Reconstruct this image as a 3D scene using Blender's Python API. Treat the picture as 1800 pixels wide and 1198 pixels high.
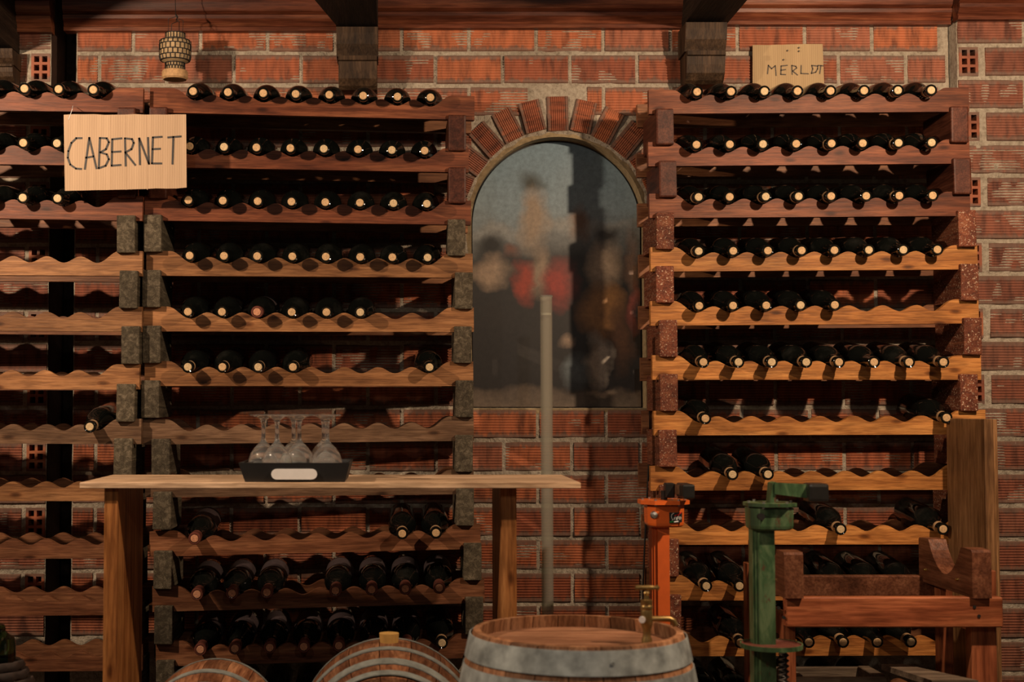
import bpy, bmesh, math, random
import numpy as np
from mathutils import Vector, Matrix
random.seed(7); rng = np.random.RandomState(11)
SC = bpy.context.scene; COL = SC.collection
for o in list(bpy.data.objects): bpy.data.objects.remove(o)
PI = math.pi; R = math.radians

# ------------------------------------------------------------------ camera, world, lamps, exposure
F = 2500.0; VX = 700.0; CY = -4.35; CZ = 1.25; PITCH = math.atan(116/F)
cam = bpy.data.cameras.new('camera'); camo = bpy.data.objects.new('camera', cam); COL.objects.link(camo)
camo.location = (0, CY, CZ); camo.rotation_euler = (PI/2 + PITCH, 0, 0)
cam.sensor_width = 36; cam.lens = 36*F/1800; cam.shift_x = (900-VX)/1800; cam.clip_start = .05
cam.dof.use_dof = True; cam.dof.focus_distance = 4.08; cam.dof.aperture_fstop = 3.2
SC.camera = camo
W = bpy.data.worlds.new('world'); SC.world = W; W.use_nodes = True
W.node_tree.nodes['Background'].inputs[0].default_value = (1.0, .86, .74, 1)
W.node_tree.nodes['Background'].inputs[1].default_value = 0.02
def lamp(name, loc, power, col, size, aim=None, spot=None, blend=.6):
    l = bpy.data.lights.new(name, 'SPOT' if spot else 'POINT'); l.energy = power; l.color = col; l.shadow_soft_size = size
    o = bpy.data.objects.new(name, l); COL.objects.link(o); o.location = loc
    if spot:
        l.spot_size = R(spot); l.spot_blend = blend
        o.rotation_euler = (Vector(aim)-Vector(loc)).to_track_quat('-Z', 'Y').to_euler()
    return o
lamp('lamp_left', (-1.50, -1.60, 2.20), 125, (1, .73, .50), .028)
lamp('lamp_right', (1.55, -1.80, 2.33), 142, (1, .72, .48), .028)
lamp('unseen_fill', (.55, -3.6, 2.2), 15, (1, .85, .70), .05)  # weak unseen fill, added to lift the cork faces and fronts
lamp('unseen_fill_far', (-.75, -3.3, 2.25), 13, (1, .85, .70), .05)  # second unseen fill, added for more reflections in the glass
SC.view_settings.view_transform = 'Standard'; SC.view_settings.look = 'None'
SC.view_settings.exposure = 0.0; SC.view_settings.gamma = 1.0; SC.view_settings.use_curve_mapping = False

def Pt(px, py, y):
    """point at depth y seen at pixel (px, py) of the 1800x1198 frame"""
    a = (px-VX)/F; b = (599-py)/F
    d = Vector((a, math.cos(PITCH)-b*math.sin(PITCH), math.sin(PITCH)+b*math.cos(PITCH)))
    return Vector((0, CY, CZ)) + d*((y-CY)/d.y)

# ------------------------------------------------------------------ materials
def nt(name):
    m = bpy.data.materials.new(name); m.use_nodes = True; t = m.node_tree
    return m, t, t.nodes['Principled BSDF']
def N(t, kind, **kw):
    n = t.nodes.new('ShaderNode'+kind)
    for k, v in kw.items():
        if hasattr(n, k): setattr(n, k, v)
        else: n.inputs[k.replace('_', ' ')].default_value = v
    return n
def ramp(t, fac, stops):
    r = t.nodes.new('ShaderNodeValToRGB'); t.links.new(fac, r.inputs[0]); e = r.color_ramp.elements
    while len(e) < len(stops): e.new(.5)
    for i, (p, c) in enumerate(stops):
        e[i].position = p; e[i].color = (*c, 1) if len(c) == 3 else c
    return r.outputs[0]
def mix(t, fac, a, b, mode='MIX'):
    n = t.nodes.new('ShaderNodeMix'); n.data_type = 'RGBA'; n.blend_type = mode
    for s, v in ((0, fac), (6, a), (7, b)):
        if isinstance(v, (int, float)): n.inputs[s].default_value = v
        elif isinstance(v, tuple): n.inputs[s].default_value = (*v, 1)
        else: t.links.new(v, n.inputs[s])
    return n.outputs[2]
def objcoord(t, scale=(1, 1, 1), rnd=True):
    tc = t.nodes.new('ShaderNodeTexCoord'); out = tc.outputs['Object']
    if rnd:
        oi = t.nodes.new('ShaderNodeObjectInfo'); mu = N(t, 'Math', operation='MULTIPLY'); mu.inputs[1].default_value = 37.0
        t.links.new(oi.outputs['Random'], mu.inputs[0]); ad = N(t, 'VectorMath', operation='ADD')
        t.links.new(out, ad.inputs[0]); t.links.new(mu.outputs[0], ad.inputs[1]); out = ad.outputs[0]
    mp = t.nodes.new('ShaderNodeMapping'); mp.inputs['Scale'].default_value = scale
    t.links.new(out, mp.inputs[0]); return mp.outputs[0]
def noise(t, vec, scale, detail=4, rough=.55, dist=0):
    n = t.nodes.new('ShaderNodeTexNoise'); n.inputs['Scale'].default_value = scale; n.inputs['Detail'].default_value = detail
    n.inputs['Roughness'].default_value = rough; n.inputs['Distortion'].default_value = dist
    t.links.new(vec, n.inputs['Vector']); return n.outputs['Fac']
def bump(t, b, h, strength, dist):
    n = t.nodes.new('ShaderNodeBump'); n.inputs['Strength'].default_value = strength; n.inputs['Distance'].default_value = dist
    t.links.new(h, n.inputs['Height']); t.links.new(n.outputs[0], b.inputs['Normal'])
def vary(t, col, lo, hi):
    oi = t.nodes.new('ShaderNodeObjectInfo'); mr = t.nodes.new('ShaderNodeMapRange'); mr.inputs[3].default_value = lo; mr.inputs[4].default_value = hi
    t.links.new(oi.outputs['Random'], mr.inputs[0]); h = t.nodes.new('ShaderNodeHueSaturation')
    t.links.new(mr.outputs[0], h.inputs['Value']); t.links.new(col, h.inputs['Color']); return h.outputs[0]
def wood(name, dark, mid, light, axis='x', rough=.5, grain=1.0, knots=True, var=.2, speck=None, bs=.35):
    m, t, b = nt(name); s = {'x': (1.6, 22, 22), 'y': (22, 1.6, 22), 'z': (22, 22, 1.6)}[axis]
    v = objcoord(t, s)
    n1 = noise(t, v, 1.3*grain, 5, .6, .8); n2 = noise(t, v, 9*grain, 3, .6, .2)
    c = ramp(t, n1, [(.34, dark), (.5, mid), (.66, light)])
    f = ramp(t, n2, [(.38, (.5, .45, .42)), (.6, (1.08, 1.08, 1.08))])
    c = mix(t, .75, c, f, 'MULTIPLY')
    v2 = objcoord(t, (1, 1, 1)); c = mix(t, 1, c, ramp(t, noise(t, v2, 7, 3), [(.3, (.72, .70, .68)), (.65, (1.08, 1.06, 1.04))]), 'MULTIPLY')
    if knots:
        ks = {'x': (4.2, 1, 11), 'y': (9, 3.2, 1), 'z': (11, 1, 4.2)}[axis]
        sp_ = t.nodes.new('ShaderNodeSeparateXYZ'); cb_ = t.nodes.new('ShaderNodeCombineXYZ'); t.links.new(objcoord(t, ks), sp_.inputs[0])
        t.links.new(sp_.outputs['X'], cb_.inputs[0]); t.links.new(sp_.outputs['Z'], cb_.inputs[1])
        vo = t.nodes.new('ShaderNodeTexVoronoi'); vo.voronoi_dimensions = '2D'; vo.inputs['Scale'].default_value = 1.0; t.links.new(cb_.outputs[0], vo.inputs['Vector'])
        k = ramp(t, vo.outputs['Distance'], [(.03, (.20, .14, .10)), (.065, (.55, .45, .38)), (.09, (.9, .86, .82)), (.16, (1, 1, 1))]); c = mix(t, .85, c, k, 'MULTIPLY')
    if speck:
        sp = ramp(t, noise(t, v2, 190, 2, .7), [(.60, (0, 0, 0)), (.68, (1, 1, 1))]); c = mix(t, sp, c, speck)
    c = vary(t, c, 1-var, 1+var); t.links.new(c, b.inputs['Base Color'])
    b.inputs['Roughness'].default_value = rough; b.inputs['Specular IOR Level'].default_value = .22; bump(t, b, n2, bs, .002); return m
def plain(name, col, rough=.5, metal=0, ns=60, amt=.25, bs=.1, coat=0):
    m, t, b = nt(name); v = objcoord(t); n = noise(t, v, ns, 4)
    c = mix(t, 1, col, ramp(t, n, [(.3, (1-amt,)*3), (.7, (1+amt*.5,)*3)]), 'MULTIPLY'); t.links.new(c, b.inputs['Base Color'])
    b.inputs['Roughness'].default_value = rough; b.inputs['Metallic'].default_value = metal; b.inputs['Coat Weight'].default_value = coat
    if bs: bump(t, b, n, bs, .001)
    return m
M = {}
M['rail_red'] = wood('stained_red_pine', (.095, .026, .012), (.17, .050, .021), (.26, .090, .040))
M['rail_brown'] = wood('brown_pine', (.17, .075, .030), (.27, .125, .05), (.36, .18, .078))
M['rail_grey'] = wood('weathered_pine', (.085, .047, .026), (.14, .08, .045), (.21, .125, .075))
M['rail_orange'] = wood('orange_pine', (.33, .125, .032), (.47, .195, .052), (.58, .27, .08), knots=True)
M['rail_dull'] = wood('dull_red_pine', (.12, .045, .021), (.19, .077, .037), (.26, .118, .058))
M['rear'] = wood('rear_rail_pine', (.13, .05, .025), (.2, .085, .04), (.28, .13, .06), knots=False)
M['block_varnish'] = wood('dark_varnished_end_grain', (.048, .014, .008), (.078, .023, .013), (.115, .038, .021), 'y', .5, knots=False, bs=.15)
M['block_grey'] = wood('mossy_end_grain', (.048, .039, .026), (.085, .071, .048), (.165, .14, .10), 'y', .8, 2.6, False, .2, bs=.7)
M['block_red'] = wood('flaking_red_end_grain', (.10, .03, .017), (.17, .05, .026), (.25, .09, .045), 'y', .7, 1.2, False, .2, (.55, .4, .28), bs=.6)
M['beam'] = wood('dark_oak', (.010, .0065, .0045), (.02, .012, .008), (.036, .022, .014), 'y', .7, knots=False, bs=.6)
M['corbel'] = wood('carved_oak', (.022, .0125, .007), (.043, .025, .0135), (.078, .046, .025), 'z', .6, 1.0, False, bs=.7)
M['cornice'] = wood('cornice_wood', (.09, .026, .014), (.16, .047, .023), (.24, .085, .04), 'x', .42, .7, False)
M['table_top'] = wood('pale_planed_pine', (.50, .34, .21), (.61, .43, .28), (.70, .51, .36), 'x', .45, .7, False, .05, bs=.1)
M['table_leg'] = wood('knotty_pine_leg', (.13, .045, .014), (.29, .115, .034), (.42, .19, .065), 'z', .45, .8, True, .1)
M['board'] = wood('grooved_board', (.16, .08, .034), (.26, .135, .058), (.34, .185, .085), 'z', .5, .8, False, .1, bs=.5)
M['stand'] = wood('red_brown_stand', (.19, .052, .022), (.30, .09, .038), (.39, .135, .058), 'x', .42, .8, False, .15)
M['stand_v'] = wood('red_brown_post', (.16, .046, .02), (.25, .077, .033), (.33, .115, .05), 'z', .42, .8, False, .15)
M['cradle'] = wood('dark_cradle', (.08, .03, .017), (.14, .053, .028), (.21, .088, .048), 'y', .38, .8, False, .15)
M['stave'] = wood('oak_stave', (.20, .09, .043), (.31, .15, .075), (.41, .22, .12), 'z', .6, .8, False, .38)
M['stave_old'] = wood('stained_stave', (.11, .042, .02), (.2, .083, .04), (.33, .165, .085), 'z', .5, .8, False, .35)
M['head'] = wood('barrel_head', (.21, .097, .053), (.31, .155, .088), (.40, .22, .13), 'x', .55, .8, False, .15)
M['slat'] = wood('grey_slat', (.07, .05, .035), (.12, .09, .065), (.18, .14, .1), 'x', .8, 1, False)
M['zinc'] = plain('galvanised_hoop', (.40, .445, .445), .45, .4, 28, .5, .1)
M['hoop_dull'] = plain('dull_hoop', (.30, .33, .315), .45, .45, 35, .4, .1)
M['brass'] = plain('old_brass', (.30, .20, .075), .38, .8, 40, .3, .1)
M['brass_bright'] = plain('brass_screw', (.75, .5, .16), .25, 1, 40, .1, 0)
M['steel'] = plain('steel_bolt', (.5, .48, .45), .35, .9, 60, .2, 0)
M['orange'] = plain('orange_enamel', (.72, .135, .022), .34, 0, 30, .12, .02, .3)
M['orange_dark'] = plain('orange_enamel_side', (.68, .125, .022), .4, 0, 30, .12, .02)
M['green'] = None
M['black'] = plain('black_plastic', (.016, .015, .014), .3, 0, 50, .2, .05)
M['blackmatte'] = plain('black_matte', (.011, .0105, .011), .5, 0, 50, .2, .05)
M['wire'] = plain('black_wire', (.012, .010, .009), .6, .3, 50, .2, .05)
M['cork'] = plain('cork', (.60, .39, .20), .75, 0, 260, .35, .2)
M['cork_pink'] = plain('stained_cork', (.58, .27, .15), .75, 0, 260, .4, .2)
M['cork_pale'] = plain('pale_cork', (.62, .46, .26), .75, 0, 260, .35, .2)
M['foil'] = plain('wine_foil', (.16, .05, .035), .4, .2, 60, .3, .05)
M['foil_tan'] = plain('paper_seal', (.40, .25, .13), .6, 0, 60, .3, .05)
M['label'] = plain('dark_paper_label', (.05, .034, .038), .7, 0, 60, .3, .05)
M['cork_base'] = plain('lantern_cork', (.50, .30, .14), .7, 0, 120, .3, .2)
M['lantern'] = plain('lantern_paper', (.40, .28, .15), .8, 0, 90, .35, .3)
M['bung'] = plain('rubber_bung', (.50, .29, .085), .5, 0, 60, .15, .05)
M['tag'] = plain('white_tag', (.75, .73, .72), .5, 0, 60, .05, 0)
M['ink'] = plain('marker_ink', (.022, .02, .02), .6, 0, 200, .4, 0)
M['ink_brown'] = plain('marker_ink_brown', (.05, .033, .018), .6, 0, 200, .4, 0)
M['white_print'] = plain('white_print', (.7, .7, .68), .4, 0, 50, .03, 0)
M['red_print'] = plain('red_print', (.6, .03, .02), .4, 0, 50, .03, 0)
M['green_print'] = plain('green_print', (.02, .25, .06), .4, 0, 50, .03, 0)
M['rope'] = plain('dark_wicker', (.022, .011, .007), .8, 0, 90, .5, .5)
M['plaster'] = plain('ochre_plaster', (.36, .27, .15), .85, 0, 70, .35, .5)
M['floor'] = plain('stone_floor', (.12, .09, .07), .7, 0, 12, .4, .3)
M['ceiling'] = wood('ceiling_boards', (.02, .01, .006), (.04, .02, .012), (.06, .03, .018), 'x', .7, knots=False)
M['hole'] = plain('slot_shade_dark', (.05, .02, .012), .9, 0, 50, .3, 0)  # near-black that stands in for shade inside the wall slot

def green_mat():
    m, t, b = nt('chipped_green_enamel'); v = objcoord(t, (1, 1, .35), False)
    c = ramp(t, noise(t, v, 26, 5, .65, .5), [(.36, (.025, .048, .02)), (.5, (.045, .095, .04)), (.62, (.10, .155, .075))])
    r = ramp(t, noise(t, objcoord(t, (1, 1, .5), False), 17, 5, .7), [(.60, (0, 0, 0)), (.66, (1, 1, 1))])
    c = mix(t, r, c, (.085, .04, .022)); t.links.new(c, b.inputs['Base Color']); b.inputs['Roughness'].default_value = .38
    return m
M['green'] = green_mat()
def brick_mat(name, stops, stain=1.0):
    m, t, b = nt(name); oi = t.nodes.new('ShaderNodeObjectInfo')
    c = ramp(t, oi.outputs['Random'], stops)
    v = objcoord(t); n = noise(t, v, 9, 4, .6)
    c = mix(t, 1, c, ramp(t, n, [(.32, (.42, .38, .37)), (.5, (.9, .88, .86)), (.64, (1.1, 1.06, 1.04))]), 'MULTIPLY')
    tc = t.nodes.new('ShaderNodeTexCoord'); sx = t.nodes.new('ShaderNodeSeparateXYZ'); t.links.new(tc.outputs['Object'], sx.inputs[0])
    ab = N(t, 'Math', operation='ABSOLUTE'); t.links.new(sx.outputs['Z'], ab.inputs[0])
    ad = N(t, 'Math', operation='MULTIPLY_ADD'); t.links.new(noise(t, v, 14, 4), ad.inputs[0]); ad.inputs[1].default_value = .045; t.links.new(ab.outputs[0], ad.inputs[2])
    e = ramp(t, ad.outputs[0], [(.049, (0, 0, 0)), (.058, (1, 1, 1))])                      # unglazed smoky edge bands of the bricks
    sm = mix(t, noise(t, v, 22, 3), (.06, .036, .026), (.23, .125, .085)); f = mix(t, .9*stain, (0, 0, 0), e)
    c = mix(t, f, c, sm)
    d = ramp(t, noise(t, v, 48, 4, .75), [(.62, (0, 0, 0)), (.72, (1, 1, 1))]); d2 = ramp(t, noise(t, v, 5, 2), [(.55, (0, 0, 0)), (.68, (.6, .6, .6))])
    c = mix(t, mix(t, 1, d, d2, 'MULTIPLY'), c, (.42, .35, .28))                                # smeared mortar
    t.links.new(c, b.inputs['Base Color']); b.inputs['Roughness'].default_value = .62
    bump(t, b, noise(t, v, 120, 4, .7), .5, .0018); return m
M['brick'] = brick_mat('ridged_red_brick', [(0, (.25, .068, .030)), (.35, (.36, .104, .042)), (.7, (.43, .135, .052)), (1, (.31, .108, .060))])
M['brick_dull'] = brick_mat('dull_red_brick', [(0, (.19, .062, .034)), (.5, (.28, .092, .05)), (1, (.23, .092, .056))])
def mortar_mat():
    m, t, b = nt('rough_mortar'); v = objcoord(t, rnd=False); n = noise(t, v, 60, 5, .7)
    c = ramp(t, n, [(.3, (.24, .20, .155)), (.5, (.45, .395, .32)), (.7, (.58, .525, .44))])
    c = mix(t, 1, c, ramp(t, noise(t, v, 4, 3), [(.3, (.7, .68, .64)), (.65, (1.05, 1.03, 1))]), 'MULTIPLY')
    t.links.new(c, b.inputs['Base Color']); b.inputs['Roughness'].default_value = .9; bump(t, b, n, 1.0, .012); return m
M['mortar'] = mortar_mat()
def card_mat(name, col):
    m, t, b = nt(name); v = objcoord(t, rnd=False)
    wv = t.nodes.new('ShaderNodeTexWave'); wv.inputs['Scale'].default_value = 48; wv.inputs['Distortion'].default_value = 1.2; wv.inputs['Detail'].default_value = 2
    t.links.new(v, wv.inputs['Vector'])
    c = mix(t, 1, col, ramp(t, wv.outputs['Fac'], [(0, (.9, .89, .88)), (1, (1.03, 1.03, 1.03))]), 'MULTIPLY')
    c = mix(t, 1, c, ramp(t, noise(t, objcoord(t, (26, 1, 1.5), False), 2, 4), [(.3, (.9, .88, .86)), (.66, (1.06, 1.05, 1.04))]), 'MULTIPLY')
    t.links.new(c, b.inputs['Base Color']); b.inputs['Roughness'].default_value = .8; bump(t, b, wv.outputs['Fac'], .25, .001); return m
M['card'] = card_mat('corrugated_card', (.45, .315, .205)); M['card2'] = card_mat('pale_card', (.42, .30, .165))
def glass_dark():
    m, t, b = nt('dark_bottle_glass'); v = objcoord(t); n = noise(t, v, 16, 5, .65)
    dust = ramp(t, n, [(.52, (0, 0, 0)), (.75, (.55, .55, .55))])
    c = mix(t, dust, (.004, .0046, .004), (.022, .0215, .019)); t.links.new(c, b.inputs['Base Color'])
    r = t.nodes.new('ShaderNodeMapRange'); t.links.new(n, r.inputs[0]); r.inputs[1].default_value = .4; r.inputs[2].default_value = .75; r.inputs[3].default_value = .04; r.inputs[4].default_value = .16
    t.links.new(r.outputs[0], b.inputs['Roughness']); b.inputs['IOR'].default_value = 1.5; return m
M['bottle'] = glass_dark()
def glass(name, col, rough=.02, ior=1.45):
    m, t, b = nt(name); b.inputs['Base Color'].default_value = (*col, 1); b.inputs['Roughness'].default_value = rough
    b.inputs['Transmission Weight'].default_value = 1; b.inputs['IOR'].default_value = ior; return m
M['glass'] = glass('clear_glass', (.97, .985, .98), .025); M['glass'].node_tree.nodes['Principled BSDF'].inputs['Transmission Weight'].default_value = .955
M['green_glass'] = glass('green_glass', (.10, .22, .08), .06)
def tube_mat():
    m, t, b = nt('cloudy_tube'); b.inputs['Base Color'].default_value = (.42, .38, .33, 1); b.inputs['Roughness'].default_value = .22
    tr = t.nodes.new('ShaderNodeBsdfTransparent'); tr.inputs[0].default_value = (.86, .88, .82, 1)
    mx = t.nodes.new('ShaderNodeMixShader'); mx.inputs[0].default_value = .30
    t.links.new(tr.outputs[0], mx.inputs[1]); t.links.new(b.outputs[0], mx.inputs[2]); t.links.new(mx.outputs[0], t.nodes['Material Output'].inputs[0]); return m
M['tube'] = tube_mat()

# ------------------------------------------------------------------ mesh helpers
class MB:
    def __init__(s): s.v = []; s.f = []
    def add(s, vs, fs, mat=None):
        n = len(s.v); s.v += [tuple(mat @ Vector(v)) if mat else tuple(v) for v in vs]; s.f += [tuple(i+n for i in f) for f in fs]; return s
    def box(s, a, b):
        x0, y0, z0 = a; x1, y1, z1 = b
        return s.add([(x0,y0,z0),(x1,y0,z0),(x1,y1,z0),(x0,y1,z0),(x0,y0,z1),(x1,y0,z1),(x1,y1,z1),(x0,y1,z1)],
                     [(0,3,2,1),(4,5,6,7),(0,1,5,4),(1,2,6,5),(2,3,7,6),(3,0,4,7)])
    def bbox(s, a, b, r=.003, seg=1):
        bm = bmesh.new(); c = [(a[i]+b[i])/2 for i in range(3)]; d = [abs(b[i]-a[i]) for i in range(3)]
        bmesh.ops.create_cube(bm, size=1, matrix=Matrix.Translation(c) @ Matrix.Diagonal((*d, 1)))
        bmesh.ops.bevel(bm, geom=bm.edges[:], offset=r, segments=seg, affect='EDGES', profile=.6)
        bm.verts.index_update(); s.add([v.co[:] for v in bm.verts], [[v.index for v in f.verts] for f in bm.faces]); bm.free(); return s
    def lathe(s, prof, seg=24, mat=None, a0=0, a1=2*PI):
        """prof [(r, z)] about local z"""
        full = abs(a1-a0-2*PI) < 1e-6; n = seg if full else seg+1; vs = []; fs = []
        for r, z in prof:
            for i in range(n):
                a = a0+(a1-a0)*i/seg; vs.append((r*math.cos(a), r*math.sin(a), z))
        for j in range(len(prof)-1):
            for i in range(seg):
                k = (i+1) % n; fs.append((j*n+i, j*n+k, (j+1)*n+k, (j+1)*n+i))
        return s.add(vs, fs, mat)
    def cyl(s, p0, p1, r, seg=16, r1=None):
        p0 = Vector(p0); p1 = Vector(p1); d = p1-p0; L = d.length; q = d.to_track_quat('Z', 'Y').to_matrix().to_4x4()
        r1 = r if r1 is None else r1; mat = Matrix.Translation(p0) @ q
        return s.lathe([(1e-5, 0), (r, 0), (r1, L), (1e-5, L)], seg, mat)
    def tube(s, pts, r, seg=6, closed=False):
        pts = [Vector(p) for p in pts]; n = len(pts); vs = []; fs = []
        for i, p in enumerate(pts):
            d = (pts[(i+1) % n]-pts[i-1]) if closed else (pts[min(i+1, n-1)]-pts[max(i-1, 0)])
            m = d.normalized().to_track_quat('Z', 'Y').to_matrix()
            for k in range(seg): vs.append(p + m @ Vector((r*math.cos(2*PI*k/seg), r*math.sin(2*PI*k/seg), 0)))
        for i in range(n if closed else n-1):
            j = (i+1) % n
            for k in range(seg): fs.append((i*seg+k, i*seg+(k+1) % seg, j*seg+(k+1) % seg, j*seg+k))
        if not closed: fs += [tuple(range(seg))[::-1], tuple(range((n-1)*seg, n*seg))]
        return s.add([v[:] for v in vs], fs)
    def prism(s, poly, lo, hi, axis='x'):
        """poly in the two other axes, extruded along axis"""
        def mk(p, h): return {'x': (h, p[0], p[1]), 'y': (p[0], h, p[1]), 'z': (p[0], p[1], h)}[axis]
        n = len(poly); vs = [mk(p, lo) for p in poly]+[mk(p, hi) for p in poly]
        fs = [tuple(range(n)), tuple(range(2*n-1, n-1, -1))]+[(i, i+n, (i+1) % n+n, (i+1) % n) for i in range(n)]
        return s.add(vs, fs)
    def stroke(s, pts, w, y):
        """flat ribbon in the xz plane"""
        for (a, b) in zip(pts[:-1], pts[1:]):
            d = Vector((b[0]-a[0], 0, b[1]-a[1])); 
            if d.length < 1e-6: continue
            d.normalize(); n = Vector((-d.z, 0, d.x))*w/2; e = d*w*.35
            A = Vector((a[0], y, a[1]))-e; B = Vector((b[0], y, b[1]))+e; dn = Vector((0, .0006, 0))
            q = [A-n, B-n, B+n, A+n]; s.add([p[:] for p in q]+[(p+dn)[:] for p in q], [(0,1,2,3),(7,6,5,4),(0,4,5,1),(1,5,6,2),(2,6,7,3),(3,7,4,0)])
        return s
    def mesh(s, name, origin=(0, 0, 0), smooth=None):
        me = bpy.data.meshes.new(name); o = Vector(origin)
        me.from_pydata([(v[0]-o.x, v[1]-o.y, v[2]-o.z) for v in s.v], [], s.f)
        bm = bmesh.new(); bm.from_mesh(me); bmesh.ops.recalc_face_normals(bm, faces=bm.faces[:]); bm.to_mesh(me); bm.free()
        if smooth:
            me.polygons.foreach_set('use_smooth', [True]*len(me.polygons)); me.set_sharp_from_angle(angle=R(smooth))
        me.update(); return me
    def build(s, name, mat, parent=None, origin=None, smooth=None):
        """vertices in world space; the object's origin goes to its base centre"""
        a = np.array(s.v); lo = a.min(0); hi = a.max(0)
        if origin is None: origin = ((lo[0]+hi[0])/2, (lo[1]+hi[1])/2, lo[2])
        return link(name, s.mesh(name, origin, smooth), mat, parent, Vector(origin)-(parent.location if parent else Vector()))
def link(name, me, mat, parent=None, loc=(0, 0, 0), rot=None, scale=None):
    if mat is not None and len(me.materials) == 0: me.materials.append(M[mat])
    o = bpy.data.objects.new(name, me); COL.objects.link(o); o.parent = parent; o.location = loc
    if rot: o.rotation_euler = rot
    if scale: o.scale = scale
    return o
def empty(name, loc, label, cat, group=None, rot=None):
    o = bpy.data.objects.new(name, None); COL.objects.link(o); o.location = loc; o.empty_display_size = .05
    if rot: o.rotation_euler = rot
    return tag(o, label, cat, group)
def tag(o, label, cat, group=None):
    o['label'] = label; o['category'] = cat
    if group: o['group'] = group
    return o
def struct(o, label=None):
    o['kind'] = 'structure'
    if label: o['label'] = label
    return o
ORD = ['first', 'second', 'third', 'fourth', 'fifth', 'sixth', 'seventh', 'eighth', 'ninth', 'tenth', 'eleventh', 'twelfth']

# ------------------------------------------------------------------ setting: floor, ceiling, walls
struct(MB().box((-2.6, -5.2, -.1), (3.2, .4, 0)).build('floor', 'floor'), 'dark stone floor of the cellar')
struct(MB().box((-2.6, -5.2, 2.72), (3.2, .4, 2.8)).build('ceiling', 'ceiling'), 'dark boarded ceiling above the beams')

BH = .0885
def brick_mesh(ridges=8):
    """ridged hollow brick, unit length along x, front towards -y"""
    hz = BH/2; band = .0335; prof = [(.05, -hz), (.0035, -hz), (0, -hz+.003)]
    step = 2*band/ridges
    for i in range(ridges):
        z0 = -band+i*step
        prof += [(.0, z0), (.0030, z0+step*.18), (.0030, z0+step*.42), (0, z0+step*.60)]
    prof += [(0, hz-.003), (.0035, hz), (.05, hz)]
    return MB().prism(prof, -.5, .5, 'x').mesh('brick')
BRICK = brick_mesh(); BRICK2 = brick_mesh(8)
BRICK.materials.append(M['brick']); BRICK2.materials.append(M['brick_dull'])
def hollow_mesh(w, nx=2, nz=3):
    """brick end with square through holes"""
    mb = MB(); h = BH/2; t = .0085; xs = [-w/2]; zs = [-h]
    cw = (w-t*(nx+1))/nx; ch = (BH-t*(nz+1))/nz
    for i in range(nx): xs += [xs[-1]+t, xs[-1]+t+cw]
    xs.append(w/2)
    for i in range(nz): zs += [zs[-1]+t, zs[-1]+t+ch]
    zs.append(h)
    for i in range(len(xs)-1):
        for j in range(len(zs)-1):
            a, b, c, d = xs[i], xs[i+1], zs[j], zs[j+1]
            if i % 2 and j % 2:
                y1 = .13
                mb.add([(a,0,c),(b,0,c),(b,0,d),(a,0,d),(a,y1,c),(b,y1,c),(b,y1,d),(a,y1,d)], [(0,1,5,4),(1,2,6,5),(2,3,7,6),(3,0,4,7),(4,5,6,7)])
            else: mb.add([(a,0,c),(b,0,c),(b,0,d),(a,0,d)], [(0,1,2,3)])
    mb.add([(-w/2,0,-h),(w/2,0,-h),(w/2,0,h),(-w/2,0,h),(-w/2,.14,-h),(w/2,.14,-h),(w/2,.14,h),(-w/2,.14,h)], [(0,4,5,1),(1,5,6,2),(2,6,7,3),(3,7,4,0)])
    me = mb.mesh('hollow_brick'); me.materials.append(M['brick']); return me
HOLLOW = hollow_mesh(.058)
def value_noise(nx, nz, cells):
    g = rng.rand(cells+2, int(cells*nz/nx)+3); out = np.zeros((nx, nz))
    xs = np.linspace(0, cells, nx, endpoint=False); zs = np.linspace(0, cells*nz/nx, nz, endpoint=False)
    xi = xs.astype(int); zi = zs.astype(int); fx = (xs-xi)[:, None]; fz = (zs-zi)[None, :]
    fx = fx*fx*(3-2*fx); fz = fz*fz*(3-2*fz)
    return (g[xi][:, zi]*(1-fx)*(1-fz)+g[xi+1][:, zi]*fx*(1-fz)+g[xi][:, zi+1]*(1-fx)*fz+g[xi+1][:, zi+1]*fx*fz)
def mortar_sheet(x0, x1, z0, z1, y, hole=None, res=.009):
    nx = int((x1-x0)/res)+2; nz = int((z1-z0)/res)+2
    h = .6*value_noise(nx, nz, nx//3)+.4*value_noise(nx, nz, nx//9)
    X = np.linspace(x0, x1, nx); Z = np.linspace(z0, z1, nz); mb = MB()
    mb.v = [(X[i], y-.0006+.0085*(h[i, j]-.40), Z[j]) for i in range(nx) for j in range(nz)]
    for i in range(nx-1):
        for j in range(nz-1):
            if hole and hole((X[i]+X[i+1])/2, (Z[j]+Z[j+1])/2): continue
            mb.f.append((i*nz+j, (i+1)*nz+j, (i+1)*nz+j+1, i*nz+j+1))
    return mb
ZA = Pt(900, 773, 0).z; ZB = Pt(900, 150, 0).z; PITCHZ = (ZB-ZA)/11; Z0 = ZA-8*PITCHZ       # course heights
ZTOP = 2.66
xm0 = Pt(129, 600, 0).x; xm1 = Pt(1676, 600, 0).x
ac = Pt(981, 392, 0); AR = 153*4.35/F; SILL = Pt(981, 717, 0).z
def in_niche(x, z):
    dx = abs(x-ac.x)
    return SILL < z < ac.z and dx < AR+.004 or (z >= ac.z and (dx*dx+(z-ac.z)**2) < (AR+.004)**2)
wall = struct(mortar_sheet(xm0, xm1, .42, ZTOP, 0.0, in_niche).build('wall_back', 'mortar', origin=(0, 0, 0)), 'ridged red brick wall with thick pale mortar joints')
sl = MB().box((xm0, .16, 0), (xm1, .3, ZTOP)).box((xm0, .001, 0), (xm1, .16, .43)).box((xm0, .012, .42), (xm0+.01, .17, ZTOP)); sl.build('wall_core', 'mortar', wall)
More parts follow.
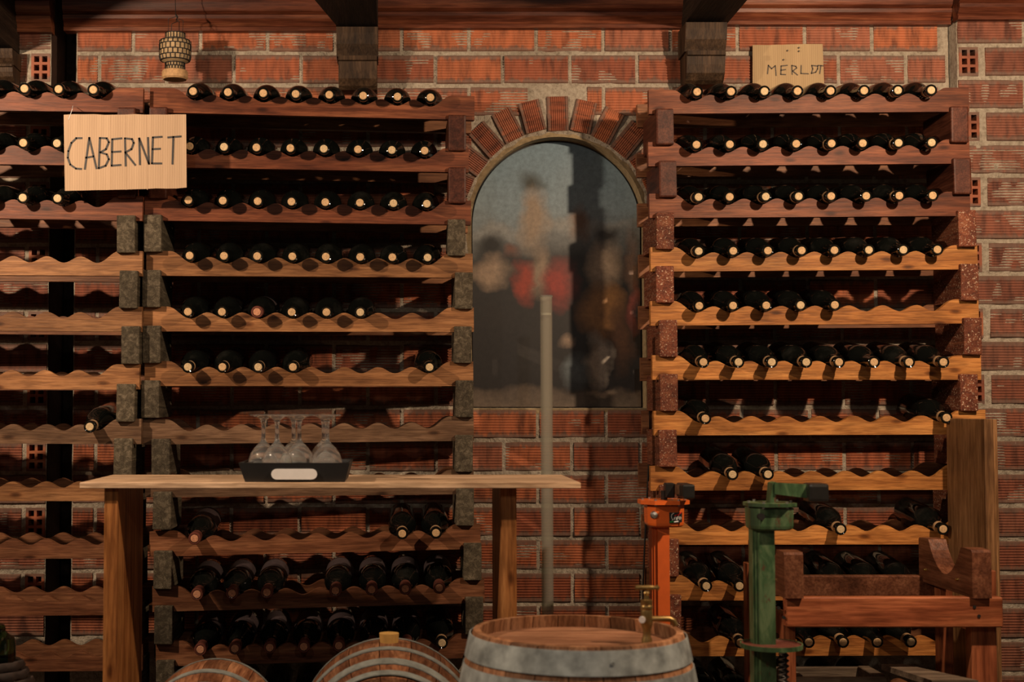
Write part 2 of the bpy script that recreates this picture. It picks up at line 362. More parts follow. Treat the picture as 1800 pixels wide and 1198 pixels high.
def bricks(parent, me, x0, x1, y, zstart, zend, z0, pitch, L=.2075, joint=.012, off=0.0, forbid=None, jit=.0016):
    k = 0; z = z0
    while z < zend:
        if z+pitch > zstart:
            zc = z+pitch/2; x = x0-L+((k % 2)*.5+off)*L % L
            while x < x1:
                a, b = max(x+joint/2, x0), min(x+L-joint/2, x1); segs = [(a, b)]
                if forbid:
                    fb = forbid(zc)
                    if fb:
                        segs = []
                        if a < fb[0]: segs.append((a, min(b, fb[0])))
                        if b > fb[1]: segs.append((max(a, fb[1]), b))
                for (p, q) in segs:
                    if q-p > .022:
                        link('brick', me, None, parent, Vector(((p+q)/2, y-.0045+random.uniform(-jit, jit), zc+random.uniform(-.001, .001)))-parent.location,
                             (0, random.uniform(-.004, .004), random.uniform(-.006, .006)), (q-p, 1, (pitch-joint*random.uniform(.85, 1.2))/BH))
                x += L
        z += pitch; k += 1
def niche_forbid(zc):
    h = PITCHZ/2
    if zc+h < SILL+.02: return None
    if zc < ac.z: return (ac.x-AR-.02, ac.x+AR+.02)
    dz = max(0, zc-h*.3-ac.z); ro = AR+.108
    return None if dz > ro else (ac.x-math.sqrt(ro*ro-dz*dz), ac.x+math.sqrt(ro*ro-dz*dz))
bx = Pt(832, 70, 0).x      # a vertical joint of the topmost course
bricks(wall, BRICK, xm0+.004, xm1-.012, 0, .56, ZB+2.5*PITCHZ, Z0, PITCHZ, off=((bx-xm0)/.2075-.085) % 1, forbid=niche_forbid)
# arch: voussoirs on end, plaster reveal and rim
for i in range(13):
    a = R(9+13.5*i); rc = AR+.024+.048
    link('voussoir', BRICK, None, wall, Vector((ac.x+rc*math.cos(a), -.009+random.uniform(-.003, .002), ac.z+rc*math.sin(a)))-wall.location,
         (0, -a+random.uniform(-.03, .03), 0), (.100+random.uniform(-.008, .008), 1, .066/BH))
prof = [(ac.x-AR, SILL)]+[(ac.x-AR*math.cos(t), ac.z+AR*math.sin(t)) for t in np.linspace(0, PI, 41)]+[(ac.x+AR, SILL)]
mb = MB(); n = len(prof)
mb.v = [(x, -.006, z) for x, z in prof]+[(x, .10, z) for x, z in prof]; mb.f = [(i, (i+1) % n, (i+1) % n+n, i+n) for i in range(n)]
k = len(mb.v)
def outer(x, z, d):
    if z <= SILL+1e-6: return (x+(d if x > ac.x else -d), z-d)
    v = Vector((x-ac.x, z-ac.z)) if z > ac.z else Vector((x-ac.x, 0)); v.normalize(); return (x+v.x*d, z+v.y*d)
o1 = [outer(x, z, .017) for x, z in prof]
mb.v += [(x, .002, z) for x, z in o1]; mb.f += [(i, (i+1) % n, k+(i+1) % n, k+i) for i in range(n)]
mb.build('arch_reveal', 'plaster', wall, smooth=40)

# right-hand pilaster standing proud of the wall, hollow brick ends at its corner
YP = -.06; xp0 = Pt(1686, 300, YP).x; xp1 = 2.25
pz = [Pt(1750, yy, YP).z for yy in (1183, 80)]; PPZ = (pz[1]-pz[0])/19
pz_even = lambda z: int(math.floor((z-pz[0])/PPZ)) % 2 == 0
wr = struct(mortar_sheet(xp0, xp1, .42, ZTOP, YP, lambda x, z: pz_even(z) and .008 < x-xp0 < .060 and .012 < (z-pz[0]) % PPZ < PPZ-.012).build('wall_right', 'mortar', origin=(0, YP, 0)), 'projecting brick pilaster with hollow brick ends at its corner')
MB().box((xp0, YP+.15, 0), (xp1, .3, ZTOP)).box((xp0, YP+.004, 0), (xp0+.003, YP+.15, ZTOP)).build('wall_core', 'mortar', wr)
for k in range(-2, 22):
    z = pz[0]+k*PPZ; zc = z+PPZ/2
    if k % 2 == 0:
        link('hollow_brick', HOLLOW, None, wr, Vector((xp0+.034, YP-.003, zc))-wr.location); start = xp0+.085
    else: start = xp0+.002
    x = start; ln = [.2075, .2075, .2075]
    for L in ln:
        q = min(x+L-.012, xp1)
        if q-x > .03: link('brick', BRICK2, None, wr, Vector(((x+q)/2, YP-.0045+random.uniform(-.002, .002), zc))-wr.location, (0, random.uniform(-.004, .004), 0), (q-x, 1, (PPZ-.013)/BH))
        x += L
# left-hand wall beyond the dark slot, hollow ends beside the slot
xl1 = Pt(88, 300, -.02).x; xl0 = -2.0
wl = struct(mortar_sheet(xl0, xl1, .42, ZTOP, -.02, lambda x, z: int(math.floor((z-Z0)/PITCHZ)) % 2 == 1 and .008 < xl1-x < .058 and .012 < (z-Z0) % PITCHZ < PITCHZ-.012).build('wall_left', 'mortar', origin=(0, -.02, 0)), 'brick wall with hollow brick ends beside a dark slot')
MB().box((xl1-.003, -.008, 0), (xl1, .3, ZTOP)).build('slot_side', 'hole', wl)  # slot side coloured dark to imitate the shade in the recess
MB().box((xl0, .13, 0), (xl1-.003, .3, ZTOP)).build('wall_core', 'mortar', wl)
MB().bbox((xl1+.004, .15, 0), (xm0-.002, .3, ZTOP), .004).build('slot_shade_filler', 'beam', wl)  # dark filler added in the slot; its colour imitates deep shade
for k in range(2, 22):
    zc = Z0+(k+.5)*PITCHZ; odd = k % 2
    x = xl1-.003
    if odd:
        link('hollow_brick', HOLLOW, None, wl, Vector((xl1-.032, -.023, zc))-wl.location); x = xl1-.075
    for L in (.2075, .2075, .2075):
        p = max(x-L+.012, xl0)
        if x-p > .03: link('brick', BRICK2, None, wl, Vector(((x+p)/2, -.0245+random.uniform(-.002, .002), zc))-wl.location, (0, random.uniform(-.004, .004), 0), (x-p, 1, (PITCHZ-.013)/BH))
        x -= L

# cornice mouldings between the beams
def cornice(n, xa, xb, ybot, label, yw=0):
    z = Pt((xa+xb)/2, ybot, yw-.05).z; a = Pt(xa, 20, yw-.05).x; b = Pt(xb, 20, yw-.05).x
    pr = [(yw+.01, z), (yw-.032, z), (yw-.036, z+.010), (yw-.030, z+.014), (yw-.034, z+.020), (yw-.046, z+.034), (yw-.048, z+.045), (yw-.040, z+.049), (yw-.052, z+.056),
          (yw-.060, z+.075), (yw-.060, z+.088), (yw-.050, z+.093), (yw-.064, z+.099), (yw-.070, z+.16), (yw-.070, z+.25), (yw+.01, z+.25)]
    return struct(MB().prism(pr, a, b, 'x').build('trim_%d' % n, 'cornice', smooth=25), label)
cornice(1, 24, 88, 53, 'short moulded wooden cornice at the left edge', -.02)
cornice(2, 110, 600, 51, 'moulded wooden cornice above the hanging lantern')
cornice(3, 655, 1215, 46, 'shaded moulded wooden cornice above the arched picture')
cornice(4, 1272, 1676, 40, 'moulded wooden cornice above the MERLOT sign')
cornice(5, 1688, 1830, 31, 'moulded wooden cornice on the right pilaster', YP)
def beam(x0, x1, ybot, label, spread):
    a = Pt(x0, ybot, -.1); b = Pt(x1, ybot, -.1); mb = MB(); z = a.z
    vs = []
    for (y, s) in ((.02, 0), (-.12, 0), (-.5, spread), (-3.2, spread)):
        vs += [(a.x-s, y, z), (b.x, y, z), (b.x, y, z+.3), (a.x-s, y, z+.3)]
    fs = [(0,1,2,3), (15,14,13,12)]
    for j in range(3):
        for i in range(4): fs.append((j*4+i, j*4+(i+1) % 4, j*4+4+(i+1) % 4, j*4+4+i))
    return tag(mb.add(vs, fs).build('ceiling_beam', 'beam'), label, 'beam', 'ceiling beams')
def corbel(x0, x1, yt, yb, label):
    a = Pt(x0, yt, -.13); b = Pt(x1, yb, -.13); H = a.z-b.z; zt = a.z
    KD = .62; pr = [(.0, 0), (-.19, 0), (-.19, .10), (-.178, .28), (-.155, .43), (-.15, .47), (-.176, .475), (-.178, .55), (-.162, .56), (-.160, .7), (-.150, .84), (-.125, .95), (-.10, 1.0), (0, 1.0)]
    e = empty('wooden_corbel', ((a.x+b.x)/2, 0, zt-H), label, 'corbel', 'carved corbels under the beams')
    pts = [(y*KD-.008, zt-H*f+.003) for y, f in pr]
    up = [p for p, q in zip(pts, pr) if q[1] <= .471]+[(0, zt-H*.47)]; lo = [(0, zt-H*.475)]+[p for p, q in zip(pts, pr) if q[1] >= .474]
    MB().prism(up, a.x, b.x, 'x').build('upper_scroll', 'corbel', e); MB().prism(lo, a.x+.006, b.x-.003, 'x').build('lower_scroll', 'corbel', e)
beam(591, 664, 47, 'near-black oak ceiling beam left of the arched picture', .07); corbel(591, 664, 48, 152, 'carved dark wooden corbel above the rack left of the arched picture')
beam(1206, 1281, 38, 'near-black oak ceiling beam right of the arched picture', .0); corbel(1206, 1280, 40, 142, 'carved dark wooden corbel just left of the MERLOT sign')
beam(-58, 22, 84, 'near-black oak ceiling beam at the left edge of the photo', .0); corbel(-58, 20, 86, 141, 'dark wooden corbel cut by the left edge of the photo')

# ------------------------------------------------------------------ arched print in the niche (generic colour study)
def print_mat():
    m, t, b = nt('arched_print_ink'); v = objcoord(t, rnd=False)
    nz = t.nodes.new('ShaderNodeTexNoise'); nz.inputs['Scale'].default_value = 9; nz.inputs['Detail'].default_value = 5; t.links.new(v, nz.inputs['Vector'])
    sb = N(t, 'VectorMath', operation='MULTIPLY_ADD'); t.links.new(nz.outputs['Color'], sb.inputs[0]); sb.inputs[1].default_value = (.11,)*3; 
    ad = N(t, 'VectorMath', operation='ADD'); t.links.new(v, ad.inputs[0]); ad.inputs[1].default_value = (-.055,)*3; t.links.new(ad.outputs[0], sb.inputs[2])
    sx = t.nodes.new('ShaderNodeSeparateXYZ'); t.links.new(sb.outputs[0], sx.inputs[0])
    c = ramp(t, sx.outputs['Z'], [(0, (.15, .115, .085)), (.05, (.10, .075, .055)), (.07, (.017, .014, .013)), (.46, (.022, .02, .018)), (.54, (.17, .185, .185)), (.62, (.20, .27, .31)), (.83, (.14, .23, .295))])
    s = 4.43/F
    blobs = [(1020, 400, 130, 14, (.27, .27, .25), .7), (880, 405, 60, 16, (.26, .27, .26), .7), (868, 435, 34, 26, (.014, .013, .01), .5), (940, 318, 26, 24, (.035, .04, .03), .5), (943, 385, 30, 62, (.30, .225, .155), .4), (952, 480, 22, 50, (.26, .19, .13), .4),
             (866, 478, 40, 30, (.33, .24, .165), .4), (925, 500, 20, 40, (.33, .045, .02), .5), (986, 500, 34, 44, (.30, .035, .02), .5), (908, 440, 16, 20, (.16, .07, .045), .6),
             (880, 560, 40, 40, (.022, .018, .016), .6), (1062, 470, 34, 48, (.40, .30, .21), .4), (1066, 415, 22, 22, (.03, .025, .02), .5), (1020, 395, 22, 36, (.16, .075, .035), .5),
             (1060, 550, 44, 48, (.36, .175, .055), .4), (1092, 590, 26, 70, (.11, .052, .026), .5), (1112, 470, 16, 60, (.17, .10, .065), .6), (1118, 540, 12, 50, (.26, .07, .05), .6), (1052, 635, 22, 50, (.46, .40, .33), .4),
             (1014, 650, 28, 32, (.12, .15, .165), .5), (940, 620, 34, 60, (.025, .022, .02), .6), (1065, 690, 30, 8, (.36, .27, .19), .5), (1000, 600, 18, 10, (.28, .2, .14), .6)]
    for (px, py, rx, rz, col, soft) in blobs:
        soft = min(.95, soft+.25)
        mp = t.nodes.new('ShaderNodeMapping'); mp.vector_type = 'TEXTURE'
        mp.inputs['Location'].default_value = ((px-981)*s, 0, (718-py)*s); mp.inputs['Scale'].default_value = (rx*s*1.15, 1e3, rz*s*1.15); t.links.new(sb.outputs[0], mp.inputs[0])
        ln = N(t, 'VectorMath', operation='LENGTH'); t.links.new(mp.outputs[0], ln.inputs[0])
        f = ramp(t, ln.outputs['Value'], [(1-soft, (1, 1, 1)), (1.0, (0, 0, 0))]); c = mix(t, f, c, col)
    c = mix(t, 1, c, ramp(t, noise(t, v, 60, 5, .7), [(.3, (.72,)*3), (.7, (1.2,)*3)]), 'MULTIPLY')
    t.links.new(c, b.inputs['Base Color']); b.inputs['Roughness'].default_value = .45; bump(t, b, noise(t, v, 300, 2), .15, .0005); return m
M['print'] = print_mat()
yp = .055; pc = Vector((ac.x, yp, SILL)); pr_e = empty('arched_picture', pc, 'arched picture print with blue sky and dark painted shapes in brick niche', 'picture')
def archpoly(r, zb): return [(ac.x-r, zb)]+[(ac.x-r*math.cos(t), ac.z+r*math.sin(t)) for t in np.linspace(0, PI, 41)]+[(ac.x+r, zb)]
MB().prism(archpoly(AR-.006, SILL+.004), yp, yp+.008, 'y').build('print_sheet', 'print', pr_e, origin=pc)
MB().prism(archpoly(AR-.001, SILL), yp+.008, yp+.018, 'y').build('backing_board', 'blackmatte', pr_e, origin=pc)

# ------------------------------------------------------------------ wine racks
RL = .935; S0 = .14; SP = .1031; NS = 8; HE = .070; ZT = .036; ZC = .054; TH = .022
def rail_mesh():
    p = SP*RL; xa = S0*RL; xb = (S0+SP*(NS-1))*RL; top = []
    for i in range(113):
        x = RL*i/112
        if xa <= x <= xb: z = (ZT+ZC)/2-(ZC-ZT)/2*math.cos(2*PI*(x-xa)/p)
        else:
            tt = min(1, (xa-x if x < xa else x-xb)/(.66*p)); z = ZT+(HE-ZT)*(.5-.5*math.cos(PI*tt))
        top.append((x, z))
    n = len(top); vs = []; fs = []
    for y in (0, TH):
        vs += [(x, y, z) for x, z in top]+[(x, y, 0) for x, z in top]
    for i in range(n-1):
        fs += [(n+i, n+i+1, i+1, i), (2*n+i, 2*n+i+1, 3*n+i+1, 3*n+i), (i, i+1, 2*n+i+1, 2*n+i), (n+i+1, n+i, 3*n+i, 3*n+i+1)]
    fs += [(0, 2*n, 3*n, n), (n-1, 2*n-1, 4*n-1, 3*n-1)]
    return MB().add(vs, fs)
RAILS = {}
def rail(name, mat, parent, a, b, dy=0):
    if mat not in RAILS: RAILS[mat] = rail_mesh().mesh('rail')
    d = b-a; o = link(name, RAILS[mat], mat, parent, a+Vector((0, dy, 0))-parent.location, (0, -math.atan2(d.z, math.hypot(d.x, d.y)), math.atan2(d.y, d.x)), (d.length/RL, 1, 1)); return o
BLK = {}
BW = .051; BD = .215; BHT = .105
def block(parent, mat, px, pyt, y):
    if mat not in BLK: BLK[mat] = MB().bbox((0, 0, -BHT), (BW, BD, 0), .005 if 'varnish' in mat else .003, 2).mesh('side_block')
    a = Pt(px, pyt, y); return link('side_block', BLK[mat], mat, parent, a-parent.location, (random.uniform(-.01, .01), random.uniform(-.012, .012), random.uniform(-.015, .015)))
def bottle_meshes():
    prof = [(.0108, .005), (.0118, .001), (.0150, -.0004), (.0165, .001), (.0168, .004), (.0168, .013), (.0152, .0145), (.0148, .03), (.0152, .060), (.0165, .072), (.0205, .084), (.0285, .097), (.0360, .110), (.0394, .122), (.0405, .138), (.0405, .284), (.0388, .294), (.033, .2995), (.00001, .2985)]
    mt = Matrix.Rotation(PI/2, 4, 'X') @ Matrix.Translation((0, 0, -.0))
    # local axis: mouth at y=-.3, base at y=0
    T = Matrix.Rotation(-PI/2, 4, 'X')      # z -> y
    g = MB().lathe(prof, 28, Matrix.Translation((0, -.3, 0)) @ T).mesh('bottle_glass', smooth=40)
    c = MB().lathe([(1e-5, -.0012), (.0098, -.0012), (.0110, .0), (.0110, .012)], 16, Matrix.Translation((0, -.3, 0)) @ T).mesh('cork', smooth=40)
    f = MB().lathe([(.0122, -.0010), (.0156, -.0010), (.0172, .001), (.0172, .015), (.0156, .017), (.0155, .048), (.0150, .048)], 20, Matrix.Translation((0, -.3, 0)) @ T).mesh('foil', smooth=40)
    s = MB().lathe([(.0152, .026), (.0156, .027), (.0157, .040), (.0151, .041)], 20, Matrix.Translation((0, -.3, 0)) @ T).mesh('neck_band', smooth=40)
    l = MB().lathe([(.0409, .155), (.0409, .262)], 18, Matrix.Translation((0, -.3, 0)) @ T, PI, 2*PI).mesh('paper_label', smooth=40)
    return g, c, f, s, l
BM = bottle_meshes(); BVAR = {}
def bvar(i, mat):
    if (i, mat) not in BVAR:
        me = BM[i].copy(); me.materials.clear(); me.materials.append(M[mat]); BVAR[(i, mat)] = me
    return BVAR[(i, mat)]
def bottle(mouth, tilt, yaw, label, kind, group, roll=0):
    u = Vector((math.sin(yaw)*math.cos(tilt), math.cos(yaw)*math.cos(tilt), math.sin(tilt))); base = mouth+u*.3
    e = empty('wine_bottle', base, label, 'wine bottle', group, (tilt, 0, -yaw)); e.rotation_mode = 'XYZ'
    ck = {'plain': random.choice(['cork', 'cork', 'cork_pale']), 'pink': 'cork_pink', 'band': random.choice(['cork', 'cork_pale'])}[kind]
    link('bottle_glass', bvar(0, 'bottle'), None, e); link('cork', bvar(1, ck), None, e)
    if kind == 'pink': link('foil', bvar(2, 'foil'), None, e); link('paper_label', bvar(4, 'label'), None, e)
    if kind == 'band': link('neck_band', bvar(3, 'foil_tan'), None, e)
    return e

PROT = .050
def rack(label, where, rows, yl, yr, mats, blk_left, blk_right, blk_mats, bottles, group):
    """rows: (x left, y left, x right, y right) of each front rail's lower edge in the photo frame; yl, yr: depth of the two ends"""
    ctr = Pt((rows[0][0]+rows[0][2])/2, 700, (yl+yr)/2); root = empty('wine_rack', (ctr.x, (yl+yr)/2+.1, 0), label, 'wine rack', 'wooden wine racks against the brick wall')
    for k, (xa, ya, xb, yb) in enumerate(rows):
        a = Pt(xa, ya, yl); b = Pt(xb, yb, yr); d = b-a
        rail('front_rail', mats[k], root, a, b); rail('rear_rail', 'rear', root, a, b, .195)
        if k < len(rows)-1:
            ya2 = (ya, yb)
            if blk_left: block(root, blk_mats[k], blk_left[k], ya-10, yl-.018)
            block(root, blk_mats[k], blk_right[k], yb-10, yr-.018)
        bl = bottles.get(k, []); 
        for i, it in enumerate(bl):
            px = it[0]; kind = it[1] if len(it) > 1 else 'plain'; off = it[2] if len(it) > 2 else .016; pr = it[3] if len(it) > 3 else PROT
            # mouth lies in front of the rail; x follows from the photo, height from the scallop
            x0 = Pt(px, ya, (yl+yr)/2-pr).x; f = (x0-a.x)/(b.x-a.x)
            yf = a.y+(b.y-a.y)*f-pr; x = Pt(px, ya, yf).x
            s = (f-S0)/SP; near = round(s); f2 = S0+near*SP; xs = a.x+d.x*f2                 # nearest scallop
            x = x*.35+xs*.65 if abs(x-xs) < .03 else x
            z = a.z+d.z*f+ZT; tilt = math.atan2(.0408-off, .205+pr); yaw = math.atan2(xs-x, .2)*.6
            lab = '%s bottle from left, %s shelf down, %s' % (ORD[i], ORD[k], where)
            bottle(Vector((x, yf, z+off)), tilt, yaw, lab, kind, group)
    return root
pl = lambda *xs: [(x,) for x in xs]
bd = lambda *xs: [(x, random.choice(['plain', 'band', 'band'])) for x in xs]
pk = lambda *xs: [(x, 'pink') for x in xs]
Lrows = [(263, 197, 834, 211), (256, 293, 824, 303), (254, 387, 828, 395), (257, 484, 831, 488), (252, 582, 833, 583), (254, 678, 832, 678), (250, 781, 833, 774), (255, 874, 833, 868), (263, 978, 845, 964), (268, 1075, 852, 1059), (274, 1171, 852, 1155), (276, 1268, 854, 1251)]
Lb = {0: pl(338, 401, 467, 519, 577, 637, 700, 756), 1: pl(334, 396, 448, 508, 566, 628, 689, 745), 2: pl(330, 391, 454, 512, 571, 634, 692, 750), 3: pl(331, 391, 446, 511, 568, 630, 681, 748),
      4: pl(330, 387)+[(450, 'pink')]+pl(511, 573, 631), 5: bd(327, 387, 454, 516, 757), 8: pk(342)+[(708, 'band'), (766, 'band')], 9: pk(345, 406, 467, 585, 654, 711, 770), 10: pk(352, 412, 474, 533, 597, 655, 716)+[(782, 'band')],
      11: bd(360, 420, 480, 540, 600)}
Lbl = [262, 262, 252, 250, 250, 248, 266, 269, 270, 271, 274]; Lbr = [788, 788, 787, 800, 798, 801, 800, 802, 815, 818, 820]
rack('tall brown wooden wine rack left of the arched picture', 'rack left of the arched picture', Lrows, -.350, -.275,
     ['rail_red', 'rail_red', 'rail_red', 'rail_brown', 'rail_brown', 'rail_brown', 'rail_grey', 'rail_grey', 'rail_dull', 'rail_dull', 'rail_dull', 'rail_dull'], Lbl, Lbr,
     ['block_varnish', 'block_varnish']+['block_grey']*9, Lb, 'bottles in the rack left of the picture')
Rrows = [(1141, 200, 1704, 196), (1140, 292, 1705, 287), (1142, 383, 1706, 379), (1144, 477, 1719, 473), (1144, 572, 1721, 568), (1147, 667, 1725, 667), (1150, 765, 1733, 763), (1144, 862, 1715, 860), (1150, 957, 1725, 956), (1155, 1055, 1730, 1054), (1158, 1153, 1733, 1151), (1160, 1252, 1735, 1250)]
lo = lambda L: [(t[0], t[1] if len(t) > 1 else 'plain', .012, .062) for t in L]
Rb = {0: pl(1225, 1286, 1345, 1402, 1459, 1519)+[(1580, 'band'), (1638, 'band')], 1: pl(1223, 1281, 1338, 1396)+[(1464, 'band')]+pl(1511)+[(1582, 'band')]+pl(1639), 2: bd(1230, 1277, 1349, 1405, 1459, 1526, 1583, 1642),
      3: bd(1224, 1286, 1349, 1407, 1460, 1522, 1584, 1644), 4: pl(1226, 1284, 1339, 1400, 1460), 5: lo(bd(1238, 1302, 1357, 1418, 1470, 1534, 1598, 1658)), 6: lo([(1241, 'band'), (1660, 'band')]),
      7: lo([(1281, 'band'), (1348, 'band')]), 8: lo([(1476, 'band'), (1656, 'band')]), 9: lo(bd(1238, 1293, 1415, 1475, 1535, 1595)), 10: lo(bd(1292, 1412, 1473, 1533, 1590)), 11: lo(bd(1240, 1300, 1420, 1480, 1540))}
Rbl = [1153, 1158, 1154, 1153, 1159, 1160, 1158, 1160, 1162, 1166, 1168]; Rbr = [1672, 1676, 1684, 1689, 1695, 1688, 1690, 1690, 1692, 1694, 1696]
rack('tall orange wooden wine rack right of the arched picture', 'rack right of the arched picture', Rrows, -.292, -.285,
     ['rail_red', 'rail_red', 'rail_red']+['rail_orange']*9, Rbl, Rbr, ['block_varnish', 'block_varnish']+['block_red']*9, Rb, 'bottles in the rack right of the picture')
Frows = [(-325, 189, 251, 198), (-325, 284, 250, 292), (-325, 378, 250, 388), (-325, 481, 250, 485), (-325, 578, 249, 583), (-325, 684, 245, 684), (-325, 778, 248, 780), (-325, 881, 246, 880), (-325, 982, 246, 981), (-325, 1084, 248, 1080), (-325, 1183, 250, 1178), (-325, 1280, 250, 1275)]
Fb = {0: pl(-22, 38, 98, 161), 1: pl(-27, 33, 92), 2: pl(-30, 31, 94), 6: [(151, 'band', .012, .062)]}
rack('weathered wooden wine rack cut by the left edge of the photo', 'rack at the left edge', Frows, -.400, -.385,
     ['rail_red', 'rail_red', 'rail_red', 'rail_brown', 'rail_brown', 'rail_brown', 'rail_grey', 'rail_brown', 'rail_dull', 'rail_dull', 'rail_dull', 'rail_dull'], None, [206, 206, 205, 210, 213, 205, 200, 203, 204, 204, 205],
     ['block_varnish', 'block_varnish']+['block_grey']*9, Fb, 'bottles in the rack at the left edge')

# ------------------------------------------------------------------ cardboard signs
def sign(name, corners, y, mat, ink, w, strokes, label, fold=()):
    ps = [Pt(px, py, y) for px, py in corners]; c = sum(ps, Vector())/4
    e = empty(name, (c.x, y, min(p.z for p in ps)), label, 'sign')
    mb = MB(); n = 12; top = []; bot = []
    for i in range(n+1):
        t = i/n; top.append(ps[0].lerp(ps[1], t)+Vector((0, 0, random.uniform(-.0012, .0012)))); bot.append(ps[3].lerp(ps[2], t)+Vector((0, 0, random.uniform(-.0012, .0012))))
    mb.prism([(p.x, p.z) for p in top]+[(p.x, p.z) for p in reversed(bot)], y, y+.004, 'y').build('card', mat, e)
    for fx in fold:
        a = Pt(fx, corners[0][1]+2, y); b = Pt(fx+1, corners[3][1]-3, y); MB().stroke([(a.x, a.z), (b.x, b.z)], .0016, y-.0004).build('fold_crease', mat, e)
    for ch, sts in strokes:
        mb = MB()
        for st in sts:
            pp = [Pt(px, py, y) for px, py in st]; mb.stroke([(p.x, p.z) for p in pp], w, y-.0012)
        mb.build('letter', ink, e)['label'] = 'handwritten letter %s' % ch
    return e
def sc(sts, k, ox=0, oy=0): return [[(ox+x/k, oy+y/k) for x, y in s] for s in sts]
cab = [('C', [[(430, 727), (402, 727), (376, 752), (360, 795), (357, 830), (370, 866), (400, 887), (428, 889)]]), ('A', [[(447, 889), (470, 725), (508, 886)], [(452, 830), (492, 823)]]),
       ('B', [[(520, 885), (526, 726), (562, 728), (573, 748), (558, 785), (528, 802), (562, 812), (573, 838), (556, 872), (520, 885)]]), ('E', [[(640, 728), (591, 733), (588, 872), (635, 868)], [(590, 800), (635, 797)]]),
       ('R', [[(662, 872), (658, 728), (695, 732), (704, 752), (692, 785), (660, 802), (712, 868)]]), ('N', [[(737, 865), (733, 728), (784, 862), (779, 725)]]), ('E', [[(852, 720), (805, 723), (800, 860), (850, 860)], [(803, 785), (843, 783)]]), ('T', [[(885, 723), (952, 718)], [(913, 720), (908, 862)]])]
s1 = sign('cardboard_sign', [(112, 201), (327, 201), (328, 330), (114, 336)], -.462, 'card', 'ink', .0052, [(c, sc(s, 2.995)) for c, s in cab], 'cardboard sign handwritten CABERNET hanging on the left racks', (194, 221, 258))
a = Pt(123, 203, -.462); b = Pt(127, 192, -.46); MB().tube([a+Vector((-.004, -.001, -.012)), a, b, Pt(128, 186, -.405)], .0009, 5).build('string', 'tag', s1)
mer = [('M', [[(490, 695), (505, 548), (560, 608), (625, 555), (640, 726)]]), ('E', [[(836, 548), (728, 560), (722, 706), (806, 710)], [(725, 634), (806, 622)]]), ('R', [[(922, 706), (915, 550), (985, 565), (1000, 595), (930, 648), (1016, 718)]]),
       ('L', [[(1080, 550), (1075, 690), (1206, 696)]]), ('O', [[(1265, 550), (1370, 560), (1368, 610), (1335, 668), (1258, 690), (1282, 610), (1265, 550)]]), ('T', [[(1375, 550), (1467, 556)], [(1425, 553), (1405, 692)]])]
s2 = sign('cardboard_sign', [(1323, 79), (1446, 77), (1449, 160), (1323, 160)], -.022, 'card2', 'ink_brown', .0034, [(c, sc(s, 9.983, 1300, 60)) for c, s in mer], 'small cardboard sign handwritten MERLOT above the right rack')
for (px, py) in ((1384, 89), (1404, 84), (1404, 90), (1377, 105)):
    p = Pt(px, py, -.024); MB().cyl(p+Vector((0, .004, 0)), p+Vector((0, -.003, 0)), .0025, 8).build('pin', 'ink_brown', s2)

# ------------------------------------------------------------------ hanging lantern
yl_ = -.17; s = (yl_-CY)/F
lc = Pt(307.5, 140, yl_); e = empty('hanging_lantern', lc, 'small woven lantern with black wire mesh and cork base hanging from cornice', 'lantern')
zz = lambda py: (140-py)*s
T = Matrix.Translation(lc)
MB().lathe([(1e-5, zz(124)), (.0275, zz(124)), (.0275, zz(110)), (.042, zz(106)), (.0455, zz(98)), (.0455, zz(74)), (.041, zz(70)), (.0285, zz(68)), (.0285, zz(58)), (1e-5, zz(57))], 28, T).build('lantern_body', 'lantern', e, smooth=30)
MB().lathe([(1e-5, 0), (.034, 0), (.0385, zz(137)), (.0385, zz(127)), (.036, zz(124)), (1e-5, zz(124))], 28, T).build('cork_base', 'cork_base', e, smooth=30)
mb = MB()
def ring(r, z, w): mb.tube([(lc.x+r*math.cos(t), lc.y+r*math.sin(t), lc.z+z) for t in np.linspace(0, 2*PI, 28, endpoint=False)], w, 5, True)
for (r, py) in ((.029, 57.5), (.029, 67.5), (.043, 70.5), (.0465, 78), (.0465, 88.5), (.0465, 98), (.043, 106), (.029, 111), (.0285, 117), (.0285, 123)): ring(r, zz(py), .0016)
for k in range(20):
    t = 2*PI*k/20; c, d = math.cos(t), math.sin(t); off = .5*2*PI/20
    for (r0, p0, r1, p1, sh) in ((.029, 57.5, .029, 67.5, 0), (.0465, 71, .0465, 78, 0), (.0465, 78, .0465, 88, off), (.0465, 88, .0465, 98, 0), (.0465, 98, .044, 106, off), (.029, 110, .029, 117, 0), (.029, 117, .029, 123, off)):
        c, d = math.cos(t+sh), math.sin(t+sh); mb.tube([(lc.x+r0*c, lc.y+r0*d, lc.z+zz(p0)), (lc.x+r1*c, lc.y+r1*d, lc.z+zz(p1))], .0014, 4)
mb.build('wire_mesh', 'wire', e)
mb = MB(); pp = lambda px, py, dy=0: Pt(px, py, yl_+dy)
mb.tube([pp(296, 58), pp(296, 33), pp(310, 29)], .0011, 5); mb.tube([pp(301, 58, -.02), pp(302, 42, -.02), pp(313, 37)], .0011, 5); mb.tube([pp(315, 58, -.02), pp(315, 39), pp(312, 34)], .0011, 5); mb.tube([pp(321, 58), pp(322, 36), pp(313, 33)], .0011, 5)
mb.tube([pp(309, 26), pp(312, 30), pp(310, 36)], .003, 6); mb.tube([pp(309, 28), pp(308, 0), pp(308, -60)], .0010, 5)
mb.build('hanger', 'wire', e)

